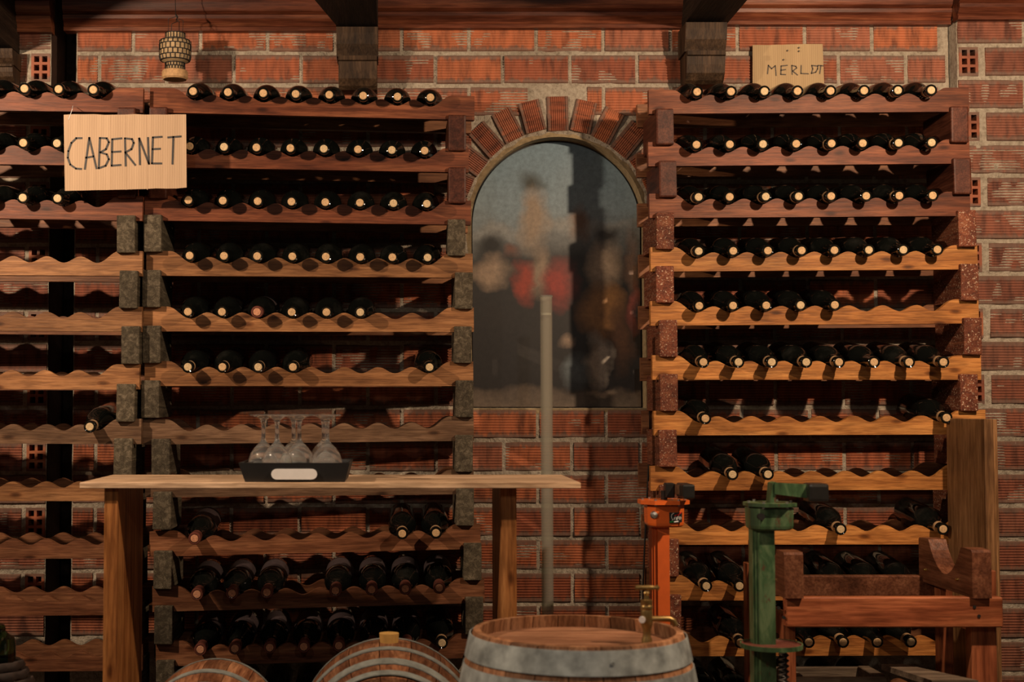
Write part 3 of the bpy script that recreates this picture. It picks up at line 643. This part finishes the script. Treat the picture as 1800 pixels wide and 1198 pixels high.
# ------------------------------------------------------------------ high table with tray and glasses
yf, yr_ = -1.0, -.614
a = Pt(140, 847, yf); b = Pt(1021, 848, yf); zt = (a.z+b.z)/2
tb = empty('high_table', ((a.x+b.x)/2, (yf+yr_)/2, 0), 'narrow high wooden table with pale top carrying the glass tray', 'table')
MB().bbox((a.x, yf, zt-.014), (b.x, yr_, zt), .0015).build('table_top', 'table_top', tb)
for (p0, p1, r0) in ((183, 207, .045), (880, 908, .045)):
    yl0 = yf+(.02 if p0 < 500 else .05); q0 = Pt(p0, 900, yl0).x; q1 = Pt(p1, 900, yl0).x
    MB().bbox((q0, yl0, 0), (q1, yr_-.03, zt-.014), .002).build('leg', 'table_leg', tb)
yt = yf+.008
ta = Pt(430, 848, yt).x; tb2 = Pt(606, 848, yt).x; tA = Pt(419, 815, yt).x; tB = Pt(615, 815, yt).x; TD = .25; th = .045; zt0 = zt+.0005
tr = empty('serving_tray', ((ta+tb2)/2, yt+TD/2, zt0), 'black tray with pale handle panel holding upturned wine glasses', 'tray')
def trayring(i, z):
    f = i; return [(ta+(tA-ta)*f, yt+.008-.008*f, z), (tb2+(tB-tb2)*f, yt+.008-.008*f, z), (tb2+(tB-tb2)*f, yt+TD-.008+.008*f, z), (ta+(tA-ta)*f, yt+TD-.008+.008*f, z)]
vs = trayring(0, zt0)+trayring(1, zt0+th); ins = [(x+(.004 if i in (0, 3) else -.004), y+(.004 if i < 2 else -.004), z) for i, (x, y, z) in enumerate(trayring(1, zt0+th))]; inb = [(x+(.004 if i in (0, 3) else -.004), y+(.004 if i < 2 else -.004), z) for i, (x, y, z) in enumerate(trayring(0, zt0+.004))]
vs += ins+inb; fs = [(0, 1, 2, 3), (12, 13, 14, 15)]
for base in (0, 4, 8): fs += [(base+i, base+(i+1) % 4, base+4+(i+1) % 4, base+4+i) for i in range(4)]
MB().add(vs, fs).build('tray_body', 'blackmatte', tr)
hx0 = Pt(486, 835, yt).x; hx1 = Pt(548, 835, yt).x; hz = zt0+.0185; hr = .0125; yh = yt+.0008
poly = [(hx1+hr*.3*0+hr*math.cos(t), hz+hr*math.sin(t)) for t in np.linspace(-PI/2, PI/2, 9)]+[(hx0+hr*math.cos(t), hz+hr*math.sin(t)) for t in np.linspace(PI/2, 3*PI/2, 9)]
MB().prism(poly, yh-.001, yh+.009, 'y').build('handle_panel', 'tag', tr)
def wineglass_mesh():
    th = .0011; out = [(.0335, 0), (.0352, .012), (.0362, .03), (.0355, .045), (.031, .060), (.022, .073), (.011, .084), (.0065, .090), (.0052, .098), (.0048, .118), (.0052, .130), (.0085, .141), (.018, .1475), (.030, .1505), (.0335, .1515), (.0335, .1535), (1e-5, .1555)]
    inn = [(1e-5, .080), (.006, .079), (.0145, .0745), (.0225, .066), (.0285, .0585), (.0338, .045), (.0349, .03), (.0341, .012), (.0326, 0)]
    mb = MB().lathe(inn+out, 64)
    def cut(v):
        a = math.atan2(v[1], v[0]); r = math.hypot(v[0], v[1]); w = max(0, 1-abs(v[2]-.028)/.026)
        k = 1+(.03*w*abs(math.sin(8*a)) if r > .0345 or v[2] < .05 and r > .0336 else 0); return (v[0]*k, v[1]*k, v[2])
    mb.v = [cut(v) for v in mb.v]; return mb
GM = {'bowl': None}
gl = wineglass_mesh().mesh('wine_glass', smooth=45)
gpos = [(487, 3.412, 'front left'), (575, 3.412, ''), (463, 3.478, ''), (526, 3.478, ''), (516, 3.55, ''), (569, 3.55, '')]
glab = ['upturned wine glass nearest the tray front, second from left', 'upturned wine glass at the tray front, rightmost in front', 'leftmost upturned wine glass on the black tray', 'upturned wine glass in the middle of the black tray', 'upturned wine glass at the tray back, behind the middle glass', 'upturned wine glass at the tray back on the right']
for (px, d, _), lab in zip(gpos, glab):
    y = CY+d; x = Pt(px, 800, y).x
    o = link('wine_glass', gl, 'glass', None, (x, y, zt0+.0045)); tag(o, lab, 'wine glass', 'upturned wine glasses on the tray')

# ------------------------------------------------------------------ tall clear tube
yt_ = -.42; p0 = Pt(960, 520, yt_); rr = 10.8*(yt_-CY)/F
tu = empty('clear_tube', (p0.x, yt_, 0), 'tall cloudy clear tube standing upright before the arched picture', 'tube')
MB().lathe([(rr-.0025, .0), (rr, .0), (rr, p0.z), (rr-.0025, p0.z), (rr-.0025, .0)], 24, Matrix.Translation((p0.x, yt_, 0))).build('tube_wall', 'tube', tu, smooth=40)
zc = Pt(960, 550, yt_).z; MB().cyl((p0.x, yt_, zc-.006), (p0.x, yt_, zc), rr-.003, 20).build('tube_plug', 'tag', tu, smooth=40)
MB().lathe([(rr, p0.z-.004), (rr+.0012, p0.z-.003), (rr+.0012, p0.z+.001), (rr, p0.z+.002)], 24, Matrix.Translation((p0.x, yt_, 0))).build('tube_rim', 'glass', tu, smooth=40)

# ------------------------------------------------------------------ barrels
def barrel(name, loc, rot, Rb, Rh, H, ns, stv, hoops, hoopmat, headdepth, label, nplank, bung=None, headmat='head', width=.02):
    e = empty(name, loc, label, 'barrel', None, rot)
    rad = lambda t: Rh+(Rb-Rh)*(1-(2*t-1)**2)
    mb = MB(); da = PI/ns-.005; nt_ = 12; vs = []; fs = []
    for j in range(nt_+1):
        t = j/nt_; ro = rad(t); ch = .004 if j in (0, nt_) else 0
        for (r, m) in ((ro-ch, -1), (ro-ch, 0), (ro-ch, 1), (ro-width+ch*.5, 1), (ro-width+ch*.5, 0), (ro-width+ch*.5, -1)):
            vs.append((r*math.cos(m*da), r*math.sin(m*da), t*H))
    for j in range(nt_):
        for i in range(6): fs.append((j*6+i, j*6+(i+1) % 6, j*6+6+(i+1) % 6, j*6+6+i))
    fs += [(0, 1, 4, 5), (1, 2, 3, 4), tuple(nt_*6+i for i in (5, 4, 1, 0)), tuple(nt_*6+i for i in (4, 3, 2, 1))]
    me = mb.add(vs, fs).mesh('stave'); me.materials.append(M[stv])
    for i in range(ns): link('stave', me, None, e, (0, 0, 0), (0, 0, 2*PI*(i+.3)/ns))
    for (t0, t1) in hoops:
        pf = [(rad(t0+(t1-t0)*i/3)+.0005, (t0+(t1-t0)*i/3)*H) for i in range(4)]; po = [(r+.0022, z) for r, z in reversed(pf)]
        o = MB().lathe(pf+po+[pf[0]], 64).mesh('hoop', smooth=30); link('hoop', o, hoopmat, e)
        tm = (t0+t1)/2
        o = MB().cyl((0, 0, 0), (.004, 0, 0), .004, 8).mesh('rivet'); link('rivet', o, hoopmat, e, ((rad(tm)+.001)*math.cos(-1.4), (rad(tm)+.001)*math.sin(-1.4), tm*H), (0, 0, -1.4))
    for top in (1, 0):
        z = H-headdepth if top else headdepth; Ri = rad(1-headdepth/H)-width+.001; w = 2*Ri/nplank
        for i in range(nplank):
            y0 = -Ri+i*w+.0008; y1 = y0+w-.0016; ys = np.linspace(y0, y1, 6)
            poly = [(math.sqrt(max(0, Ri*Ri-y*y)), y) for y in ys]+[(-math.sqrt(max(0, Ri*Ri-y*y)), y) for y in reversed(ys)]
            o = MB().prism(poly, z-.008, z+.008, 'z').mesh('head_plank'); link('head_plank', o, headmat, e)
    if bung: o = MB().cyl((0, 0, 0), (0, 0, .032), bung, 20, bung*1.12).mesh('bung', smooth=30); link('bung', o, 'bung', e, (0, Rb-.012, H*.5), (-PI/2, 0, 0))
    return e, rad
yb_ = CY+3.0; bc = Pt(1015, 1106, yb_); BHt = bc.z
e, rad = barrel('standing_barrel', (bc.x, yb_, 0), (0, 0, 0), .270, .2215, BHt, 22, 'stave', [(.932, .992), (.842, .916), (.60, .66), (.34, .40), (.13, .225), (.03, .105)], 'zinc', .034, 'standing oak barrel with galvanised hoops and brass tap', 7)
# lying barrels, axis towards the viewer
def lying(px, pyt, d, Rb, Rh, L, stv, label, hm, bung, hoops, headmat):
    y = CY+d; p = Pt(px, pyt, y); zc = p.z-Rb
    return barrel('lying_barrel', (p.x, y+L/2, zc), (PI/2, 0, 0), Rb, Rh, L, 18, stv, hoops, hm, .02, label, 5, bung, headmat, .017)[0], zc, p.x
b1, z1, x1 = lying(684, 1127, 3.4, .217, .178, .44, 'stave_old', 'lying wine barrel with yellow bung on top', 'hoop_dull', .021, [(.955, .995), (.82, .885), (.64, .69), (.31, .36), (.115, .18), (.005, .045)], 'stave_old')
b2, z2, x2 = lying(374, 1164, 3.4, .165, .138, .34, 'stave_old', 'small lying barrel under the high table at bottom left', 'hoop_dull', None, [(.93, .985), (.24, .30), (.70, .76), (.015, .07)], 'head')
# low timber stand carrying the lying barrels
st = empty('barrel_bench', ((x1+x2)/2, CY+3.4, 0), 'low timber bench under the two lying barrels', 'bench')
for dy in (-.11, .11):
    zb = min(z1-.205, z2-.145)-.02
    MB().bbox((x2-.2, CY+3.4+dy-.035, zb-.07), (x1+.22, CY+3.4+dy+.035, zb), .004).build('bench_rail', 'slat', st)
    for xx in (x2-.17, x1+.15): MB().bbox((xx, CY+3.4+dy-.03, 0), (xx+.06, CY+3.4+dy+.03, zb-.07), .004).build('bench_leg', 'slat', st)
    for (xc, zc, r) in ((x1, z1, .213), (x2, z2, .162)):
        for sg in (-1, 1):
            xx = xc+sg*r*.62; zz_ = zc-math.sqrt(r*r-(r*.62)**2)
            MB().prism([(xx-.03, zb), (xx+.03, zb), (xx+.03, zz_+.01 if sg > 0 else zz_-.02), (xx-.03, zz_-.02 if sg > 0 else zz_+.01)], CY+3.4+dy-.03, CY+3.4+dy+.03, 'y').build('wedge', 'slat', st)
# brass tap standing in the barrel head
yt2 = yb_-.03; tp = Pt(1137, 1118, yt2); tz = BHt-.026
tap = empty('brass_tap', (tp.x, yt2, tz), 'old brass tap screwed upright into the standing barrel', 'tap')
s = (yt2-CY)/F; zp = lambda py: tz+(1118-py)*s+.004; T = lambda: Matrix.Translation((tp.x, yt2, 0))
MB().lathe([(1e-5, tz-.012), (.011, tz-.012), (.011, zp(1112)), (.0085, zp(1108)), (.0085, zp(1094)), (.0115, zp(1088)), (.0125, zp(1084)), (.0125, zp(1064)), (.0115, zp(1061)), (.013, zp(1059)), (.013, zp(1055)), (.0115, zp(1053)), (.0125, zp(1051)), (.0125, zp(1044)), (1e-5, zp(1043))], 24, T()).build('tap_body', 'brass', tap, smooth=35)
MB().lathe([(1e-5, zp(1044)), (.0055, zp(1044)), (.0045, zp(1036)), (.0075, zp(1032)), (.006, zp(1029)), (1e-5, zp(1028))], 16, T()).build('tap_stem', 'brass', tap, smooth=35)
h0 = Pt(1116, 1023, yt2); zh = zp(1023); xh0 = h0.x; xh1 = Pt(1160, 1023, yt2).x
MB().lathe([(1e-5, 0), (.005, .001), (.0062, .006), (.0050, .014), (.0055, .028), (.0052, xh1-xh0-.016), (.004, xh1-xh0-.010), (.0062, xh1-xh0-.004), (1e-5, xh1-xh0)], 14, Matrix.Translation((xh0, yt2, zh)) @ Matrix.Rotation(PI/2, 4, 'Y')).build('tap_handle', 'brass', tap, smooth=40)
xs1 = Pt(1182, 1077, yt2).x; zs = zp(1077)
MB().tube([(tp.x+.008, yt2, zs), (xs1-.006, yt2, zs), (xs1+.002, yt2, zs-.004), (xs1+.006, yt2, zs-.014)], .0062, 12).build('tap_spout', 'brass', tap, smooth=40)
pg = Pt(1130, 1077, yt2-.012); MB().cyl((pg.x-.002, yt2-.0135, zp(1077)), (pg.x-.001, yt2-.009, zp(1077)), .0068, 14).build('paper_tag', 'tag', tap)

# ------------------------------------------------------------------ floor corkers
def corker(name, d, label, pm, sidem, head, flange, post, zbot=0, plate=None, lever=None):
    y = CY+d; s = d/F; hx0, hy0, hx1, hy1 = head; c = Pt((hx0+hx1)/2, hy1, y)
    e = empty(name, (c.x, y, 0), label, 'bottle corker')
    A = Pt(hx0, hy0, y-.03); B = Pt(hx1, hy1, y-.03); Fa = Pt(flange[0], flange[1], y-.03); Fb = Pt(flange[2], flange[3], y-.03)
    w = (B.x-A.x)/2; cx = (A.x+B.x)/2
    # faceted cast head: octagonal box with rounded lower edge
    def octo(w_, dp, ch): return [(-w_+ch, -dp), (w_-ch, -dp), (w_, -dp+ch), (w_, dp-ch), (w_-ch, dp), (-w_+ch, dp), (-w_, dp-ch), (-w_, -dp+ch)]
    mb = MB(); rings = [(.86, B.z), (.97, B.z+.004), (1, B.z+.010), (1.02, A.z)]; vs = []; fs = []
    for f, z in rings: vs += [(cx+x*f, y+yy*f, z) for x, yy in octo(w, .042, .018)]
    for j in range(3): fs += [(j*8+i, j*8+(i+1) % 8, j*8+8+(i+1) % 8, j*8+8+i) for i in range(8)]
    fs += [tuple(range(8)), tuple(range(24, 32))]
    mb.add(vs, fs).build('corker_head', pm, e)
    fw = (Fb.x-Fa.x)/2; fc = (Fa.x+Fb.x)/2
    mb = MB(); oc = octo(fw, .055, .03); mb.prism([(fc+x, y+yy) for x, yy in oc], Fb.z, Fa.z, 'z').build('flange', pm, e)
    for (u, v_) in ((-.86, 0), (-.45, -.8), (.5, -.8), (.88, 0), (-.45, .8), (.5, .8)):
        MB().cyl((fc+fw*u, y+.055*v_, Fb.z-.004), (fc+fw*u, y+.055*v_, Fa.z+.004), .0036, 8).build('bolt', 'steel', e)
    # U-shaped post
    px0 = Pt(post[0], 1000, y-.02).x; px1 = Pt(post[1], 1000, y-.02).x
    pr = [(px0, y-.012), (px0+.010, y-.012), (px0+.013, y-.022), (px1, y-.022), (px1, y+.025), (px1-.005, y+.025), (px1-.005, y-.016), (px0+.005, y-.016), (px0+.005, y+.025), (px0, y+.025)]
    MB().prism(pr, zbot, B.z+.005, 'z').build('post', sidem, e)
    return e, y, cx, A, B, Fa
oc, y, cx, A, B, Fa = corker('floor_corker', 3.62, 'orange enamelled floor corker behind the standing barrel', 'orange', 'orange_dark', (1139, 888, 1203, 926), (1127, 879, 1213, 886), (1147, 1177), .28)
p = Pt(1151, 905, y-.045); MB().lathe([(1e-5, 0), (.0095, 0), (.0105, .003), (.0075, .008), (1e-5, .010)], 18, Matrix.Translation((p.x, y-.036, p.z)) @ Matrix.Rotation(PI/2+.0, 4, 'X')).build('side_bolt', 'steel', oc, smooth=40)
# maker's sticker
yy = y-.0445; q = lambda u, v: Pt(1120+u/9.983, 840+v/9.983, yy)
k0 = q(563, 600); k1 = q(790, 600); k2 = q(785, 775); k3 = q(568, 788)
stk = MB().prism([(k.x, k.z) for k in (k0, k1, k2, k3)], yy-.001, yy+.004, 'y').build('sticker', 'blackmatte', oc)
def stl(name, sts, w, mat, parent):
    mb = MB()
    for st_ in sts: mb.stroke([(q(*p_).x, q(*p_).z) for p_ in st_], w, yy-.0018)
    o = mb.build(name, mat, parent, origin=stk.location+oc.location); o.location = (0, 0, 0); return o
stl('sticker_lettering', [[(640, 612), (612, 630), (598, 665), (606, 705), (630, 728)], [(612, 735), (650, 720), (648, 690)], [(660, 725), (660, 685), (675, 682)], [(685, 682), (685, 725)], [(700, 728), (702, 680), (722, 672)], [(700, 700), (718, 698)], [(735, 680), (765, 682), (768, 712), (738, 718), (735, 680)]], .0013, 'white_print', stk)
stl('sticker_swoosh', [[(660, 658), (700, 640), (720, 655), (735, 625), (765, 605)], [(690, 645), (730, 630)]], .0024, 'red_print', stk)
stl('sticker_green_bar', [[(580, 768), (630, 760)]], .0034, 'green_print', stk)
stl('sticker_white_bar', [[(652, 764), (715, 756)]], .003, 'white_print', stk)
# lever
L0 = Pt(1168, 862, y-.01)
lv = MB().bbox((Pt(1160, 0, y).x, y-.02, Pt(0, 874, y).z), (Pt(1176, 0, y).x, y+.012, Pt(0, 848, y).z), .003).build('lever_clamp', 'black', oc)
MB().cyl((L0.x, y-.004, Fa.z), (L0.x, y-.004, L0.z), .0085, 14).build('lever_pivot', 'black', oc)
MB().prism([(Pt(1176, 0, y).x, Pt(0, 849, y).z), (Pt(1187, 0, y).x, Pt(0, 852, y).z), (Pt(1187, 0, y).x, Pt(0, 872, y).z), (Pt(1176, 0, y).x, Pt(0, 866, y).z)], y-.07, y+.004, 'y').build('lever_arm', 'rail_grey', oc)
MB().bbox((Pt(1184, 0, y-.05).x, y-.11, Pt(0, 874, y-.06).z), (Pt(1205, 0, y-.05).x, y-.025, Pt(0, 849, y-.06).z), .005, 2).build('lever_grip', 'black', oc)
for an in (90, 210, 330):
    px = cx+.16*math.cos(R(an)); MB().tube([(cx, y, .36), (cx+.1*math.cos(R(an)), y+.1*math.sin(R(an)), .2), (cx+.22*math.cos(R(an)), y+.2*math.sin(R(an)), .012)], .011, 8).build('foot', 'orange_dark', oc, smooth=40)

gc, y, cx, A, B, Fa = corker('floor_corker', 3.27, 'chipped green enamelled floor corker with round bottle plate', 'green', 'green', (1320, 893, 1396, 932), (1316, 884, 1402, 890), (1325, 1362), .25)
p = Pt(1339, 908, y-.05); MB().cyl((p.x, y-.048, p.z), (p.x, y-.034, p.z), .008, 14).build('side_bolt', 'wire', gc)
g = lambda px, py, dy=0: Pt(px, py, y+dy)
MB().prism([(g(1343, 0).x, g(0, 848).z), (g(1350, 0).x, g(0, 846).z), (g(1349, 0).x, g(0, 884).z), (g(1340, 0).x, g(0, 884).z)], y-.02, y+.02, 'y').build('lever_clamp', 'green', gc)
MB().prism([(g(1347, 0).x, g(0, 847).z), (g(1403, 0).x, g(0, 850).z), (g(1403, 0).x, g(0, 874).z), (g(1347, 0).x, g(0, 867).z)], y-.024, y-.006, 'y').build('lever_arm', 'green', gc)
MB().bbox((g(1401, 0).x, y-.045, g(0, 880).z), (g(1436, 0).x, y+.012, g(0, 848).z), .007, 2).build('lever_grip', 'black', gc)
pl_c = Pt(1360, 1136, y-.05); pr_ = 53*(y-.05-CY)/F
MB().lathe([(1e-5, 0), (pr_*.9, 0), (pr_, .002), (pr_, .008), (pr_*.985, .008), (pr_*.95, .004), (1e-5, .004)], 40, Matrix.Translation((pl_c.x, y-.03, pl_c.z-.004))).build('bottle_plate', 'foil', gc, smooth=30)
MB().lathe([(pr_*.98, 0), (pr_+.001, .0), (pr_+.001, .010), (pr_*.98, .010), (pr_*.98, 0)], 40, Matrix.Translation((pl_c.x, y-.03, pl_c.z-.005))).build('plate_rim', 'green', gc, smooth=30)
xr = Pt(1364, 0, y-.03).x; mb = MB().box((xr-.012, y-.045, .3), (xr+.002, y-.03, pl_c.z-.004))
zt_ = .4
while zt_ < pl_c.z-.02: mb.prism([(xr+.002, zt_), (xr+.008, zt_+.005), (xr+.002, zt_+.010)], y-.045, y-.03, 'y'); zt_ += .012
mb.build('toothed_rack', 'wire', gc)
pts = []; zt_ = .4; xk = Pt(1355, 0, y-.03).x
for i in range(240): pts.append((xk+.007*math.cos(i*.8), y-.055+.007*math.sin(i*.8), .36+(pl_c.z-.005-.36)*i/239))
MB().tube(pts, .0014, 5).build('spring', 'steel', gc, smooth=60)
for an in (90, 210, 330): MB().tube([(cx, y, .34), (cx+.1*math.cos(R(an)), y+.1*math.sin(R(an)), .18), (cx+.2*math.cos(R(an)), y+.2*math.sin(R(an)), .012)], .011, 8).build('foot', 'green', gc, smooth=40)

# ------------------------------------------------------------------ wooden cradle stand, board and bits on the right
df, dr = 3.50, 3.82; Yf, Yr = CY+df, CY+dr
g = lambda px, py, y_: Pt(px, py, y_)
x0 = g(1366, 0, Yf).x; x1_ = g(1739, 0, Yf).x; ztr = g(1500, 1048, Yf).z; zbr = g(1500, 1101, Yf).z
cs = empty('barrel_cradle', ((x0+x1_)/2, (Yf+Yr)/2, 0), 'red-brown wooden cradle stand with two curved rests beside green corker', 'stand')
MB().bbox((x0, Yf-.012, zbr), (x1_, Yf+.018, ztr), .003).build('front_rail', 'stand', cs)
MB().bbox((x0+.01, Yr-.018, g(1500, 1046, Yr).z), (x1_-.01, Yr+.012, g(1500, 1010, Yr).z), .003).build('rear_rail', 'cradle', cs)
for (pa, pb) in ((1366, 1388), (1692, 1736)):
    xa, xb = g(pa, 0, Yf).x, g(pb, 0, Yf).x
    MB().bbox((xa, Yf+.018, 0), (xb, Yf+.055, zbr+.02), .002).build('leg', 'stand_v', cs)
    xa = x0-.028 if pa < 1400 else x1_-.05
    MB().bbox((xa, Yr-.058, 0), (xa+.034, Yr-.018, g(1500, 985, Yr).z), .002).build('leg', 'stand_v', cs)
MB().bbox((x1_-.02, Yf+.02, ztr-.06), (x1_-.002, Yf+.06, g(1730, 1004, Yf).z), .002).build('side_upright', 'stand_v', cs)
for xs_ in (x0+.004, x1_-.03): MB().bbox((xs_, Yf+.05, zbr-.03), (xs_+.022, Yr-.05, zbr+.025), .002).build('side_rail', 'stand_v', cs)
def rest(pa, pb, yt):
    xa, xb = g(pa, 0, Yf-.02).x, g(pb, 0, Yf-.02).x; zt = g(1700, yt, Yf-.02).z; zb = ztr-.001; Ln = Yr+.01-(Yf-.025); y0 = Yf-.025
    pr = [(y0, zb), (y0, zt-.006), (y0+.006, zt), (y0+.05, zt+.001)]
    for i in range(13):
        u = i/12; pr.append((y0+.07+(Ln-.14)*u, zt-.078*math.sin(PI*u)**.8))
    pr += [(y0+Ln-.04, zt), (y0+Ln-.005, zt-.001), (y0+Ln, zt-.006), (y0+Ln, zb)]
    r = MB().prism(pr, xa, xb, 'x').build('curved_rest', 'cradle', cs)
    for yy_ in (y0+.09, y0+Ln-.05):
        MB().cyl((xa-.006, yy_, zb+.035), (xa+.002, yy_, zb+.035), .003, 10, .0045).build('brass_screw', 'brass_bright', r, origin=r.location+cs.location).location = (0, 0, 0)
rest(1365, 1398, 970); rest(1689, 1722, 966)
for (px, py) in ((1369, 1068), (1378, 1085), (1713, 1066), (1721, 1082)):
    p = g(px, py, Yf-.013); MB().cyl((p.x, Yf-.0145, p.z), (p.x, Yf-.006, p.z), .004, 8).build('screw_hole', 'wire', cs)
# upright board beside the right rack
yb1 = -.318; yb0 = CY+3.77; xb0 = Pt(1733, 900, yb0).x; xb1 = Pt(1757, 900, yb0).x; zt = Pt(1745, 736, yb0).z
bo = empty('upright_board', ((xb0+xb1)/2, (yb0+yb1)/2, 0), 'tall upright brown board standing at the right end of right rack', 'board')
MB().bbox((xb0, yb0, 0), (xb1-.012, yb1, zt), .0015).build('wide_board', 'board', bo)
for i in range(3): MB().bbox((xb1-.012+i*.0042, yb0+.002*i, 0), (xb1-.0085+i*.0042, yb1, zt-.001), .0006).build('edge_strip', 'board', bo)
# crate slats at the bottom right
cr = empty('slatted_crate', (Pt(1520, 1190, -.95).x, -.9, 0), 'grey slatted wooden crate on the floor under the cradle stand', 'crate')
for (pa, ya, pb, yb, dy0, dy1) in ((1390, 1175, 1560, 1196, -.74, -.70),):
    a = Pt(pa, ya, dy0); b = Pt(pb, yb-6, dy0)
    for zo in (0, -.11, -.22): MB().bbox((a.x, dy0, b.z-.035+zo), (b.x, dy0+.014, b.z+zo), .002).build('slat', 'slat', cr)
    MB().bbox((a.x, -.60, b.z-.035), (b.x, -.586, b.z), .002).build('slat', 'slat', cr)
    for xx in (a.x+.004, b.x-.03): MB().bbox((xx, dy0+.014, 0), (xx+.03, -.60, b.z+.004), .002).build('crate_side', 'slat', cr)
pb_ = [Pt(1547, 1167, -.75), Pt(1588, 1166, -.75)]
zq = pb_[0].z-.012
MB().add([(pb_[0].x, -.76, zq), (pb_[1].x, -.76, zq), (pb_[1].x+.09, -.99, zq+.004), (pb_[0].x+.04, -.99, zq+.004), (pb_[0].x, -.76, zq+.014), (pb_[1].x, -.76, zq+.014), (pb_[1].x+.09, -.99, zq+.018), (pb_[0].x+.04, -.99, zq+.018)],
         [(0,3,2,1),(4,5,6,7),(0,1,5,4),(1,2,6,5),(2,3,7,6),(3,0,4,7)]).build('lid_slat', 'slat', cr)
# hanging cable beside the right rack
yc = -.10; cb = MB().tube([Pt(x, y_, yc) for x, y_ in ((1140, 690), (1143, 770), (1138, 860), (1134, 940), (1131, 1010), (1129, 1090), (1127, 1250))], .0028, 6).build('hanging_cable', 'wire', smooth=60)
tag(cb, 'thin black cable hanging down the brick wall left of orange corker', 'cable')
# demijohn at the lower left corner
yd = -.95; dc = Pt(-8, 1198, yd); s = (yd-CY)/F; zz = lambda py: dc.z+(1198-py)*s
dj = empty('demijohn', (dc.x, yd, 0), 'green glass demijohn in dark wicker at the bottom left corner', 'demijohn')
MB().lathe([(.012, zz(1098)), (.019, zz(1099)), (.022, zz(1106)), (.022, zz(1110)), (.030, zz(1116)), (.043, zz(1122)), (.046, zz(1134)), (.0465, zz(1160)), (.052, zz(1170)), (.075, zz(1190)), (.088, zz(1215)), (.09, .3), (1e-5, .3)], 32, Matrix.Translation((dc.x, yd, 0))).build('glass_jug', 'green_glass', dj, smooth=40)
wk = MB()
for i in range(11): 
    rr_ = .056+.045*min(1, i/4); z_ = zz(1165)-i*.02-.004
    if z_ > .3: wk.tube([(dc.x+(rr_+.003*math.sin(9*t+i*PI))*math.cos(t), yd+(rr_+.003*math.sin(9*t+i*PI))*math.sin(t), z_) for t in np.linspace(0, 2*PI, 40, endpoint=False)], .011, 6, True)
wk.build('wicker_sleeve', 'rope', dj, smooth=60)
MB().lathe([(1e-5, 0), (.085, 0), (.098, .06), (.1, .26), (.1, .31), (.09, .31), (1e-5, .3)], 24, Matrix.Translation((dc.x, yd, 0))).build('wicker_basket', 'rope', dj, smooth=40)
